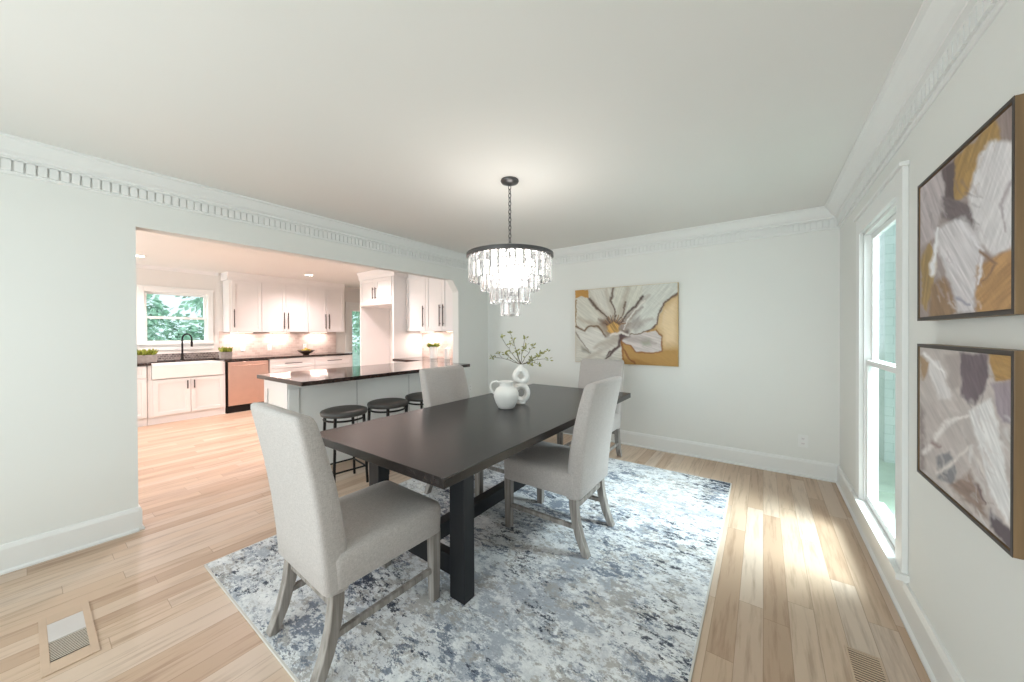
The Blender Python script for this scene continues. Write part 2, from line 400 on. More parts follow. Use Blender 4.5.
# kitchen shell
KX = -8.0
KW = (1.13, 1.91, 1.20, 2.03); KD = (4.52, 5.35, .02, 2.0)
b = MB()
b.box(KX-.15, KX, REAR, KW[0], 0, ZC); b.box(KX-.15, KX, KW[1], KD[0], 0, ZC); b.box(KX-.15, KX, KD[1], 5.9, 0, ZC)
b.box(KX-.15, KX, KW[0], KW[1], 0, KW[2]); b.box(KX-.15, KX, KW[0], KW[1], KW[3], ZC); b.box(KX-.15, KX, KD[0], KD[1], KD[3], ZC)
struct(b.build('wall_kitchen', M_pinkwall))
KB = 4.21
b = MB(); b.box(-6.08, XL-LW, KB, KB+.12, 0, ZC); b.box(-6.08, -5.96, KB+.12, 5.9, 0, ZC); b.box(KX, -5.96, 5.75, 5.9, 0, ZC)
struct(b.build('wall_kitchen_back', M_pinkwall))

# baseboards
def base_prof(d=1): return [(0, 0), (.030*d, 0), (.030*d, .012), (.018*d, .020), (.018*d, .135), (.010*d, .158), (0, .160)]
b = MB(); b.prism([(XL+u, z) for u, z in base_prof()], 'y', REAR, OY0)
b.prism([(OY0+u*.9, z) for u, z in base_prof()], 'x', XL-LW, XL+.018)
b.prism([(XL+u, z) for u, z in base_prof()], 'y', OY1, YB); struct(b.build('baseboard_left', M_trim))
b = MB(); b.prism([(YB-u, z) for u, z in base_prof()], 'x', XL, XR); struct(b.build('baseboard_back', M_trim))
b = MB(); b.prism([(XR-u, z) for u, z in base_prof()], 'y', REAR, YB); struct(b.build('baseboard_right', M_trim))

# crown with dentils
def crown(name, axis, wallpos, d, a0, a1):
    b = MB()
    prof = [(0, ZC), (.115, ZC), (.115, ZC-.012), (.100, ZC-.018), (.085, ZC-.040), (.060, ZC-.072), (.040, ZC-.086), (.040, ZC-.098), (.024, ZC-.104), (.024, ZC-.112), (.012, ZC-.112), (.012, 2.256), (.006, 2.250), (0, 2.250)]
    b.prism([(wallpos+d*u, z) for u, z in prof], axis, a0, a1)
    n = int((a1-a0)/.041)
    for i in range(n):
        t = a0+.02+i*.041
        if axis == 'y': b.box(wallpos+d*.010, wallpos+d*.024, t, t+.032, 2.268, ZC-.110)
        else: b.box(t, t+.032, wallpos+d*.010, wallpos+d*.024, 2.268, ZC-.110)
    return struct(b.build(name, M_trim))
crown('trim_1', 'y', XL, 1, REAR, YB)
crown('trim_2', 'x', YB, -1, XL, XR)
crown('trim_3', 'y', XR, -1, REAR, YB)

# right window
w = struct(link('window_1', None))
cx0, cx1 = XR-.022, XR
b = MB(); b.box(cx0, cx1, WY0-.10, WY0, WZ0, WZ1+.11); b.box(cx0, cx1, WY1, WY1+.10, WZ0, WZ1+.11); b.box(cx0, cx1, WY0, WY1, WZ1, WZ1+.11)
b.box(cx0-.012, cx1, WY0-.11, WY1+.11, WZ1+.11, WZ1+.13)
b.build('casing', M_trim, w, bevel=.003)
b = MB(); b.box(XR-.045, XR, WY0-.12, WY1+.12, WZ0-.026, WZ0+.004); b.box(XR, XR+.10, WY0+.001, WY1-.001, WZ0+.0005, WZ0+.004); b.build('sill', M_trim, w)
b = MB(); b.box(cx0+.006, cx1, WY0-.10, WY1+.10, WZ0-.10, WZ0-.028); b.build('apron', M_trim, w, bevel=.003)
b = MB(); b.box(XR, XR+.07, WY0, WY0+.018, WZ0, WZ1); b.box(XR, XR+.07, WY1-.018, WY1, WZ0, WZ1); b.box(XR, XR+.07, WY0, WY1, WZ1-.018, WZ1); b.build('jamb', M_trim, w)
ZM = 1.13
def sash(x0, z0, z1):
    b = MB(); y0, y1 = WY0+.018, WY1-.018
    q = .034
    b.box(x0, x0+.022, y0, y0+q, z0, z1); b.box(x0, x0+.022, y1-q, y1, z0, z1)
    b.box(x0, x0+.022, y0+q, y1-q, z0, z0+.045); b.box(x0, x0+.022, y0+q, y1-q, z1-q, z1)
    s = b.build('sash', M_trim, w, bevel=.003)
    b = MB(); b.box(x0+.009, x0+.014, y0+q, y1-q, z0+.045, z1-q); b.build('pane', M_glass, s)
sash(XR+.010, WZ0+.005, ZM+.02); sash(XR+.034, ZM-.02, WZ1-.018)
# kitchen window
w = struct(link('window_2', None))
y0, y1, z0, z1 = KW
b = MB(); c = .075
b.box(KX, KX+.022, y0-c, y0, z0-.02, z1+c); b.box(KX, KX+.022, y1, y1+c, z0-.02, z1+c); b.box(KX, KX+.022, y0, y1, z1, z1+c); b.box(KX, KX+.03, y0-c-.01, y1+c+.01, z1+c, z1+c+.02)
b.build('casing', M_trim, w, bevel=.003)
b = MB(); b.box(KX-.1, KX+.05, y0-c-.02, y1+c+.02, z0-.03, z0); b.box(KX, KX+.018, y0-c, y1+c, z0-.12, z0-.03); b.build('sill', M_trim, w, bevel=.003)
for (a, e, xx) in ((z0, (z0+z1)/2+.015, KX-.06), ((z0+z1)/2-.015, z1, KX-.1)):
    b = MB(); b.box(xx, xx+.035, y0, y0+.035, a, e); b.box(xx, xx+.035, y1-.035, y1, a, e); b.box(xx, xx+.035, y0+.035, y1-.035, a, a+.035); b.box(xx, xx+.035, y0+.035, y1-.035, e-.035, e)
    s = b.build('sash', M_trim, w)
    b = MB(); b.box(xx+.014, xx+.02, y0+.035, y1-.035, a+.035, e-.035); b.build('pane', M_glass, s)
# unseen rear windows behind the camera, added to let fill light in
for wname, (x0, x1, z0, z1) in (('fill_window_3', RW), ('fill_window_4', KR)):
    w = struct(link(wname, None)); b = MB()
    b.box(x0-.1, x0, REAR, REAR+.022, z0, z1+.1); b.box(x1, x1+.1, REAR, REAR+.022, z0, z1+.1); b.box(x0, x1, REAR, REAR+.022, z1, z1+.1); b.box(x0-.12, x1+.12, REAR, REAR+.05, z0-.03, z0)
    for xx in (x0, (x0+x1)/2-.04, x1-.05): b.box(xx, xx+.05 if xx != (x0+x1)/2-.04 else xx+.08, REAR-.08, REAR-.03, z0, z1)
    for zz in (z0, (z0+z1)/2-.02, z1-.05): b.box(x0, x1, REAR-.08, REAR-.03, zz, zz+.05)
    b.build('window_frame', M_trim, w)
    b = MB(); b.box(x0, x1, REAR-.058, REAR-.052, z0, z1); b.build('pane', M_glass, w)
# glazed kitchen door
d = struct(link('door_1', None))
y0, y1, z0, z1 = KD
b = MB(); b.box(KX, KX+.022, y0-.09, y0, 0, z1+.09); b.box(KX, KX+.022, y1, y1+.09, 0, z1+.09); b.box(KX, KX+.022, y0, y1, z1, z1+.09); b.build('casing', M_trim, d, bevel=.003)
b = MB(); xx = KX-.07
b.box(xx, xx+.04, y0, y0+.10, z0, z1); b.box(xx, xx+.04, y1-.10, y1, z0, z1); b.box(xx, xx+.04, y0+.1, y1-.1, z0, z0+.2); b.box(xx, xx+.04, y0+.1, y1-.1, z1-.12, z1)
s = b.build('door_frame', M_trim, d, bevel=.003)
b = MB(); b.box(xx+.017, xx+.023, y0+.1, y1-.1, z0+.2, z1-.12); b.build('pane', M_glass, s)

# backsplash, kitchen crown, toe line
b = MB(); b.box(KX, KX+.012, 2.07, 4.2, .92, 1.39); struct(b.build('trim_4', M_splash))
b = MB(); b.box(-5.0, XL-LW, KB-.012, KB, .92, 1.39); struct(b.build('trim_5', M_splash_b))
b = MB(); b.box(KX, KX+.012, .2, 2.07, .92, 1.02); struct(b.build('trim_6', M_ledge))

# ================================================================ OUTDOORS
b = MB(); b.box(-40, 30, -30, 40, -.35, -.12); o = b.build('ground', M_grass); struct(o)
b = MB(); b.box(1.10, 5.0, 5.6, 5.9, -.12, 5.0)
struct(b.build('wall_exterior', M_brick))
def tree(loc, h, r, n, label, seed, fl=.16):
    rnd = random.Random(seed)
    t = thing('tree', label, 'tree', loc, 0, 'trees outside the kitchen')
    b = MB(); b.tube([(0, 0, 0), (.05, .03, h*.3), (-.02, .06, h*.6), (.03, 0, h*.85)], .11, 8, r_end=.03)
    for k in range(5):
        a = rnd.uniform(0, 2*PI); b.tube([(0, .03, h*(.3+.1*k)), (math.cos(a)*r*.4, math.sin(a)*r*.4, h*(.4+.1*k))], .035, 6, r_end=.01)
    b.build('trunk', M_bark, t)
    b = MB()
    lob = [(rnd.uniform(-.5, .5)*r, rnd.uniform(-.5, .5)*r, h*rnd.uniform(.25, .85), r*rnd.uniform(.3, .55)) for _ in range(12)]
    for i in range(n):
        lx, ly, lz, lr = rnd.choice(lob)
        v = Vector((rnd.gauss(0, 1), rnd.gauss(0, 1), rnd.gauss(0, 1))).normalized()*lr*rnd.uniform(.6, 1)
        b.leaf((lx+v.x, ly+v.y, lz+v.z), (v.x+rnd.uniform(-.3, .3), v.y+rnd.uniform(-.3, .3), v.z-.2), fl, fl*.6)
    b.build('foliage', M_fol, t)
tree((-12.5, 1.5, -.12), 2.9, 1.3, 2400, 'leafy green tree seen through the window over the sink, left one', 1)
tree((-13.2, 3.4, -.12), 3.2, 1.4, 2400, 'leafy green tree at the right of the sink window view', 2)
tree((-12.0, 7.6, -.12), 4.0, 1.6, 2600, 'green tree seen through the glazed door at the far side of the kitchen', 3)

# ================================================================ RUG
RX0, RX1, RY0, RY1 = -2.62, -.225, .60, 3.62
r = thing('area_rug', 'distressed abstract area rug in white, grey and slate blue under the dining table', 'rug', ((RX0+RX1)/2, (RY0+RY1)/2, 0))
hx, hy = (RX1-RX0)/2, (RY1-RY0)/2
b = MB(); b.box(-hx+.008, hx-.008, -hy+.008, hy-.008, .0005, .011); b.build('pile', M_rug, r)
b = MB()
b.box(-hx, hx, -hy, -hy+.008, .0005, .0105); b.box(-hx, hx, hy-.008, hy, .0005, .0105); b.box(-hx, -hx+.008, -hy, hy, .0005, .0105); b.box(hx-.008, hx, -hy, hy, .0005, .0105)
b.build('binding', M_bind, r)
RT = .0115

# ================================================================ DINING TABLE
TX0, TX1, TY0, TY1 = -2.135, -1.032, .968, 3.39
t = thing('dining_table', 'long rectangular dark espresso wood dining table on the rug', 'table', ((TX0+TX1)/2, (TY0+TY1)/2, RT))
hx, hy = (TX1-TX0)/2, (TY1-TY0)/2; H = .76-RT
b = MB(); b.box(-hx, hx, -hy+.002, hy-.002, H-.045, H); b.build('tabletop', M_table, t, bevel=.003)
lx = hx-.150; ly = hy-.275
for sx in (-1, 1):
    for sy in (-1, 1):
        b = MB(); xo = sx*lx; yo = sy*ly
        b.box(min(xo, xo-sx*.10), max(xo, xo-sx*.10), min(yo, yo-sy*.075), max(yo, yo-sy*.075), 0, H-.045)
        b.build('leg', M_tleg, t, bevel=.003)
for sy in (-1, 1):
    y0, y1 = sorted((sy*(ly-.012), sy*(ly-.062)))
    for z0, z1, nm in ((.10, .20, 'crossbar'), (H-.115, H-.045, 'top_rail')):
        b = MB(); b.box(-lx+.10, lx-.10, y0, y1, z0, z1); b.build(nm, M_tleg, t, bevel=.002)
b = MB(); b.box(-.035, .035, -ly+.062, ly-.062, .105, .195); b.build('stretcher', M_tleg, t, bevel=.002)

# ================================================================ DINING CHAIRS
def rrect(cx, y, z, hw, hd, r, n=4, tilt=0):
    # rounded rectangle ring in the XY plane around (cx, y, z)
    pts = []
    for q, (sx, sy) in enumerate(((1, 1), (-1, 1), (-1, -1), (1, -1))):
        for k in range(n+1):
            a = q*PI/2 + k*PI/2/n
            pts.append((cx+sx*(hw-r)+math.cos(a)*r, y+sy*(hd-r)+math.sin(a)*r, z + tilt*(sy*(hd-r)+math.sin(a)*r)))
    return pts
def make_chair(label, loc, rotz):
    c = thing('dining_chair', label, 'chair', loc, rotz, 'upholstered dining chairs')
    b = MB()                                              # seat: loaf with a soft crown
    b.loft([rrect(0, .045, .334, .232, .262, .03), rrect(0, .045, .340, .238, .268, .03), rrect(0, .045, .45, .242, .272, .032),
            rrect(0, .045, .475, .236, .266, .035), rrect(0, .045, .488, .20, .23, .05), rrect(0, .045, .492, .12, .15, .05)])
    b.build('seat', M_linen, c, smooth=True)
    b = MB(); rings = []                                  # backrest: tall leaning slab
    prof = [(.325, -.205, .044), (.332, -.206, .050), (.45, -.212, .053), (.60, -.230, .051), (.75, -.256, .047), (.90, -.290, .043), (1.00, -.316, .038), (1.018, -.321, .034), (1.027, -.323, .024)]
    for z, y, hd in prof:
        hw = .234 + .010*min(1, max(0, (z-.5)/.3))
        if z > 1.01: hw -= .010*(z-1.01)/.012
        rings.append(rrect(0, y, z, hw, hd, min(.022, hd*.6), 3, -.12))
    b.loft(rings); b.build('backrest', M_linen, c, smooth=True)
    for sx in (-1, 1):
        b = MB(); b.beam((sx*.208, .282, .355), (sx*.208, .282, 0), .050, .050, w2=.042, h2=.042); b.build('leg', M_leg, c, bevel=.004)
        b = MB(); pts = [(.328, -.204, .046), (.29, -.204, .048), (.20, -.216, .046), (.10, -.243, .043), (0, -.285, .038)]
        rings = [[(sx*.208+i*.024, y+j*h/2, z) for i, j in ((-1, -1), (1, -1), (1, 1), (-1, 1))] for z, y, h in reversed(pts)]
        b.loft(rings); b.build('leg', M_leg, c, bevel=.004)
        b = MB(); b.box(sx*.208-.011, sx*.208+.011, -.215, .262, .140, .166); b.build('side_stretcher', M_leg, c, bevel=.003)
    b = MB(); b.box(-.186, .186, -.217, -.193, .255, .288); b.build('rear_rail', M_leg, c, bevel=.003)
    return c
CH_A = make_chair('linen dining chair at the near end of the table, its tall back to us', (-1.556, .915, RT), -.03)
for lab, loc, rz in (('linen dining chair on the window side of the table, drawn up sideways to us', (-1.135, 2.145, RT), PI/2),
                     ('linen dining chair at the far end of the table under the flower painting', (-1.46, 3.436, RT), PI),
                     ('linen dining chair on the kitchen side of the table, facing the window', (-1.985, 2.16, RT), -PI/2)):
    c = copy_tree(CH_A); c.location = loc; c.rotation_euler = (0, 0, rz); c['label'] = lab

# ================================================================ BAR STOOLS
def make_stool(label, loc, rz):
    s = thing('bar_stool', label, 'stool', loc, rz, 'bar stools along the peninsula')
    b = MB(); b.lathe([(0, .615), (.175, .615), (.190, .622), (.195, .640), (.190, .655), (.165, .664), (0, .666)], n=36, cap=False); b.build('seat', M_seat, s, smooth=True)
    b = MB(); b.tube([(.165*math.cos(2*PI*k/32), .165*math.sin(2*PI*k/32), .585) for k in range(32)], .009, 8, closed=True); b.build('seat_ring', M_black, s, smooth=True)
    for k in range(4):
        a = PI/4+k*PI/2
        b = MB(); b.beam((.172*math.cos(a), .172*math.sin(a), .617), (.202*math.cos(a), .202*math.sin(a), 0), .021, .021, w2=.018, h2=.018); b.build('leg', M_black, s, bevel=.002)
    b = MB()
    for k in range(4):
        a = PI/4+k*PI/2; e = a+PI/2; R = .187
        b.tube([(R*math.cos(a), R*math.sin(a), .15), (R*math.cos(e), R*math.sin(e), .15)], .008, 8)
    b.build('footrest', M_black, s)
    return s
S = make_stool('round backless bar stool nearest to us at the peninsula', (-3.06, 1.68, 0), -.14)
for lab, y, rz in (('round backless bar stool in the middle of the three', 2.13, .17), ('round backless bar stool farthest along, partly behind a dining chair', 2.58, .2)):
    c = copy_tree(S); c.location = (-3.06, y, 0); c.rotation_euler = (0, 0, rz); c['label'] = lab

# ================================================================ VASES AND BRANCHES
TZ = .7605
def ring_body(b, c, R, rt, squash=1.0, depth=1.0, n=36, m=14, top_stretch=0):
    # thick ring standing upright in its own XZ plane
    verts = []
    for i in range(n):
        a = 2*PI*i/n; row = []
        for j in range(m):
            q = 2*PI*j/m
            rr = R + rt*math.cos(q)
            x = rr*math.cos(a)*squash; z = rr*math.sin(a)
            if z > 0: z += top_stretch*(z/R)**2; x *= (1-.35*(top_stretch > 0)*(max(0, math.sin(a)))**2)
            row.append(b.bm.verts.new((c[0]+x, c[1]+rt*depth*math.sin(q), c[2]+z)))
        verts.append(row)
    for i in range(n):
        for j in range(m): b.bm.faces.new((verts[i][j], verts[(i+1) % n][j], verts[(i+1) % n][(j+1) % m], verts[i][(j+1) % m]))
v = thing('sculptural_vase', 'white ceramic vase of two stacked open rings holding branches', 'vase', (-1.612, 2.372, TZ), .62)
b = MB(); ring_body(b, (0, 0, .089), .060, .028, .86, 1.15); b.lathe([(0, 0), (.035, 0), (.04, .01), (.02, .03), (0, .032)], n=24, cap=False); b.build('lower_ring', M_ceram, v, smooth=True)
b = MB(); ring_body(b, (0, 0, .224), .047, .025, 1.0, 1.1, top_stretch=.010); b.build('upper_ring', M_ceram, v, smooth=True)
b = MB(); b.lathe([(.034, .270), (.024, .288), (.018, .305), (.020, .322), (.015, .322), (.012, .31), (.010, .29)], n=24, cap=False); b.build('neck', M_ceram, v, smooth=True)
p = thing('ceramic_pitcher', 'squat white ceramic pitcher with a looped handle beside the ring vase', 'pitcher', (-1.612, 2.17, TZ), .62+PI)
b = MB(); b.lathe([(0, 0), (.052, 0), (.062, .006), (.082, .045), (.096, .090), (.095, .120), (.078, .150), (.056, .166), (.050, .178), (.054, .196), (.060, .205), (.056, .205), (.048, .192), (.044, .178), (.050, .162), (.07, .14), (0, .10)], n=40, cap=False)
b.build('body', M_ceram, p, smooth=True)
b = MB(); b.tube([(.048, 0, .194), (.075, 0, .206), (.105, 0, .200), (.122, 0, .180), (.120, 0, .150), (.104, 0, .122), (.088, 0, .110)], .0085, 10); b.build('handle', M_ceram, p, smooth=True)
top = Vector((-1.612, 2.372, TZ+.31))
Rv = Vector((math.cos(YAW), math.sin(YAW), 0)); Fv = Vector((-math.sin(YAW), math.cos(YAW), 0))
brs = [(-.24, .02, .07, 'reaching lowest to the left'), (-.155, -.06, .23, 'rising to the upper left'), (-.085, .03, .27, 'standing tallest'), (.04, .05, .23, 'thin and nearly upright on the right'),
       (.11, -.03, .17, 'leaning up to the right with two leaf tufts'), (.22, .02, .12, 'stretching out to the far right'), (.215, -.06, .055, 'low on the right side'), (.155, .08, .005, 'drooping on the right'), (.085, -.05, .012, 'short and drooping in front on the right'), (-.13, -.03, .10, 'bushy, left of the neck'), (-.04, -.05, .12, 'short and bushy over the neck')]
rnd = random.Random(5)
for dx, dy, dz, lab in brs:
    e = top + Rv*dx + Fv*dy + Vector((0, 0, dz))
    br = tag(link('branch', None, None, tuple(top)), 'leafy olive-green branch in the ring vase, ' + lab, 'branch', 'branches in the vase')
    ev = e-top; mid = ev*.5 + Vector((0, 0, .035 if dz < .1 else .0)) + Rv*rnd.uniform(-.015, .015)
    P = [Vector((0, 0, -.03)), Vector((0, 0, .012))]
    for k in range(1, 9):
        s_ = k/8; P.append(mid*(2*s_*(1-s_)) + ev*s_*s_ + Vector((rnd.uniform(-.004, .004), rnd.uniform(-.004, .004), rnd.uniform(-.003, .003))))
    b = MB(); b.tube(P, .0026, 6, r_end=.0014)
    tw = P[6]; e2 = tw + (Rv*rnd.uniform(-.05, .05) + Fv*rnd.uniform(-.04, .04) + Vector((0, 0, rnd.uniform(.02, .05)))); b.tube([tw, e2], .0014, 5)
    b.build('twig', M_stem, br)
    b = MB()
    for q in (P[-1], e2):
        for k in range(7):
            b.leaf(q + Vector((rnd.uniform(-.012, .012), rnd.uniform(-.012, .012), rnd.uniform(-.012, .008))), (rnd.uniform(-1, 1), rnd.uniform(-1, 1), rnd.uniform(-.4, 1)), .030, .015)
    for k in (4, 5, 7, 8):
        if rnd.random() < .7: b.leaf(P[k], (rnd.uniform(-1, 1), rnd.uniform(-1, 1), rnd.uniform(0, 1)), .026, .012)
    b.build('leaves', M_leaf, br)

# ================================================================ CHANDELIER
CX, CYY = -1.486, 2.053
ch = thing('chandelier', 'round four-tier crystal chandelier with a dark metal rim hanging over the table', 'chandelier', (CX, CYY, ZC))
b = MB(); b.lathe([(0, 0), (.062, 0), (.066, -.008), (.060, -.020), (.035, -.030), (.012, -.036), (0, -.037)], n=32, cap=False); b.build('canopy', M_ring, ch, smooth=True)
b = MB(); z = -.036; k = 0
while z > -.50:
    a = 0 if k % 2 == 0 else PI/2; pts = []
    for q in range(10):
        g = 2*PI*q/10; pts.append((math.cos(g)*.010*math.cos(a), math.cos(g)*.010*math.sin(a), z-.018+math.sin(g)*.018))
    b.tube(pts, .0032, 6, closed=True); z -= .029; k += 1
b.build('chain', M_ring, ch, smooth=True)
zt = -.535
b = MB(); R0 = .305
b.lathe([(R0, zt-.026), (R0+.008, zt-.024), (R0+.008, zt-.002), (R0, zt), (R0-.006, zt), (R0-.006, zt-.026), (R0, zt-.026)], n=64, cap=False)
for k in range(4):
    a = k*PI/2+.4; b.beam((math.cos(a)*R0, math.sin(a)*R0, zt-.012), (0, 0, zt-.012), .010, .006)
b.tube([(0, 0, -.50), (0, 0, zt-.06)], .007, 10)
b.build('rim', M_ring, ch)
tiers = [(.292, zt-.026, .165, 34), (.208, zt-.115, .145, 27), (.142, zt-.200, .150, 18), (.062, zt-.300, .142, 9)]
for ti, (R, z1, Lc, n) in enumerate(tiers):
    b = MB(); b.tube([(R*math.cos(2*PI*k/48), R*math.sin(2*PI*k/48), z1) for k in range(48)], .004, 6, closed=True)
    if ti:
        for k in range(4):
            a = k*PI/2+.4; b.beam((R*math.cos(a), R*math.sin(a), z1), (R*math.cos(a), R*math.sin(a), zt-.012), .004, .004)
    b.build('tier_ring', M_ring, ch, smooth=True)
    me = None
    for k in range(n):
        a = 2*PI*k/n
        if me is None:
            b = MB(); wd = 2*PI*R/n*.43; cut = .006
            prof = [(-wd, -.003), (-wd+cut, -.008), (wd-cut, -.008), (wd, -.003), (wd, .003), (wd-cut, .008), (-wd+cut, .008), (-wd, .003)]
            rings = [[(x*.8, y*.6, 0) for x, y in prof], [(x, y, -.010) for x, y in prof], [(x, y, -Lc+.012) for x, y in prof], [(x*.7, y*.5, -Lc) for x, y in prof]]
            b.loft(rings); o = b.build('crystal', M_crys, ch); me = o.data
        else: o = link('crystal', me, ch)
        o.location = (R*math.cos(a), R*math.sin(a), z1-.003); o.rotation_euler = (0, 0, a+PI/2)
for k in range(6):
    a = 2*PI*k/6; R = .12 if k % 2 else .17
    b = MB(); b.lathe([(0, -.05), (.010, -.046), (.016, -.03), (.014, -.015), (.008, 0), (0, 0)], c=(R*math.cos(a), R*math.sin(a), zt-.055), n=12, cap=False); b.build('bulb', M_bulb, ch, smooth=True)
    b = MB(); b.lathe([(0, 0), (.009, 0), (.009, .04), (0, .04)], c=(R*math.cos(a), R*math.sin(a), zt-.055), n=12, cap=False); b.build('socket', M_ring, ch)
pl = bpy.data.lights.new('chandelier_glow', 'POINT'); pl.energy = 12; pl.color = (1, .95, .90); pl.shadow_soft_size = .22
po = bpy.data.objects.new('chandelier_glow', pl); COL.objects.link(po); po.location = (CX, CYY, 1.80)

# ================================================================ PAINTINGS
def vnoise(x, y, seed):
    rs = np.random.RandomState(seed); G = rs.rand(64, 64)
    xi = np.floor(x).astype(int); yi = np.floor(y).astype(int); fx = x-xi; fy = y-yi
    fx = fx*fx*(3-2*fx); fy = fy*fy*(3-2*fy)
    g = lambda a, c: G[a % 64, c % 64]
    return (g(xi, yi)*(1-fx)+g(xi+1, yi)*fx)*(1-fy)+(g(xi, yi+1)*(1-fx)+g(xi+1, yi+1)*fx)*fy
class Art:
    # colours for a grid of points on a canvas; shapes are given in sketch units
    def __init__(s, X, Y, base, seed, warp=10):
        s.X0, s.Y0 = X, Y; s.seed = seed
        s.X = X + (vnoise(X/28, Y/28, seed)-.5)*2*warp + (vnoise(X/9, Y/9, seed+1)-.5)*warp
        s.Y = Y + (vnoise(X/28, Y/28, seed+2)-.5)*2*warp + (vnoise(X/9, Y/9, seed+3)-.5)*warp
        s.lw = 1.0
        s.C = np.ones(X.shape+(3,))*np.array(s2l(base)); s.k = 0
    def _blend(s, a, col):
        a = a[..., None]; s.C = s.C*(1-a)+np.array(s2l(col))*a
    def streak(s, ang, amt, sx=5, sy=60, mask=None):
        s.k += 1; c, n = math.cos(ang), math.sin(ang)
        u = s.X0*c+s.Y0*n; v = -s.X0*n+s.Y0*c
        f = 1+(vnoise(u/sy, v/sx, s.seed+50+s.k)-.5)*2*amt
        if mask is not None: f = 1+(f-1)*mask
        s.C = np.clip(s.C*f[..., None], 0, 1)
    def poly(s, pts, col, soft=6, alpha=1.0, ang=None, amt=.15):
        X, Y = s.X, s.Y; inside = np.zeros(X.shape, bool); dist = np.full(X.shape, 1e9); n = len(pts)
        for i in range(n):
            (x0, y0), (x1, y1) = pts[i], pts[(i+1) % n]
            cond = ((y0 > Y) != (y1 > Y))
            xx = (x1-x0)*(Y-y0)/((y1-y0) if y1 != y0 else 1e-9)+x0
            inside ^= cond & (X < xx)
            dx, dy = x1-x0, y1-y0; t = np.clip(((X-x0)*dx+(Y-y0)*dy)/(dx*dx+dy*dy+1e-9), 0, 1)
            dist = np.minimum(dist, np.hypot(X-x0-t*dx, Y-y0-t*dy))
        a = np.clip(np.where(inside, .5+dist/soft, .5-dist/soft), 0, 1)*alpha
        s._blend(a, col)
        if ang is not None: s.streak(ang, amt, mask=a)
        return a
    def line(s, pts, w, col, alpha=1.0, taper=True):
        X, Y = s.X, s.Y; A = np.zeros(X.shape); n = len(pts)-1
        for i in range(n):
            (x0, y0), (x1, y1) = pts[i], pts[i+1]; dx, dy = x1-x0, y1-y0
            t = np.clip(((X-x0)*dx+(Y-y0)*dy)/(dx*dx+dy*dy+1e-9), 0, 1); g = (i+t)/n
            ww = s.lw*(w*(1-.6*g) if taper else w)
            A = np.maximum(A, np.clip(1.2-np.hypot(X-x0-t*dx, Y-y0-t*dy)/ww, 0, 1))
        s._blend(A*alpha, col)
def dabs(a, n, pal, box, seed, ang, wid=7, ln=34, al=.35):
    r = random.Random(seed)
    for k in range(n):
        x = r.uniform(box[0], box[2]); y = r.uniform(box[1], box[3]); q = ang+r.uniform(-.5, .5); l_ = ln*r.uniform(.5, 1.3)
        a.line([(x, y), (x+l_*math.cos(q), y+l_*math.sin(q))], wid*r.uniform(.5, 1.3), pal[r.randrange(len(pal))], al*r.uniform(.5, 1.2))
def homog(src, dst):
    A = []; B = []
    for (x, y), (u, v) in zip(src, dst):
        A += [[x, y, 1, 0, 0, 0, -u*x, -u*y], [0, 0, 0, x, y, 1, -v*x, -v*y]]; B += [u, v]
    h = np.linalg.solve(np.array(A, float), np.array(B, float)); return np.append(h, 1).reshape(3, 3)
def canvas(name, art_fn, corners, w, h, nx, ny, parent, P, gain=1.25):
    # P(s,t) -> 3D point; corners: sketch coordinates of the canvas corners TL, TR, BR, BL
    Hm = homog([(0, 0), (1, 0), (1, 1), (0, 1)], corners)
    S_, T_ = np.meshgrid(np.linspace(0, 1, nx), np.linspace(0, 1, ny))
    D = Hm[2, 0]*S_+Hm[2, 1]*T_+Hm[2, 2]; X = (Hm[0, 0]*S_+Hm[0, 1]*T_+Hm[0, 2])/D; Y = (Hm[1, 0]*S_+Hm[1, 1]*T_+Hm[1, 2])/D
    C = art_fn(X, Y)
    verts = [P(s_, t_) for s_, t_ in zip(S_.ravel(), T_.ravel())]
    faces = [(j*nx+i, j*nx+i+1, (j+1)*nx+i+1, (j+1)*nx+i) for j in range(ny-1) for i in range(nx-1)]
    me = bpy.data.meshes.new(name); me.from_pydata(verts, [], faces)
    C = C*gain; at = me.color_attributes.new('pigment', 'FLOAT_COLOR', 'POINT')
    at.data.foreach_set('color', np.concatenate([np.clip(C, 0, 1), np.ones(C.shape[:2]+(1,))], -1).ravel().astype(np.float32))
    me.materials.append(M_paint); return link(name, me, parent)

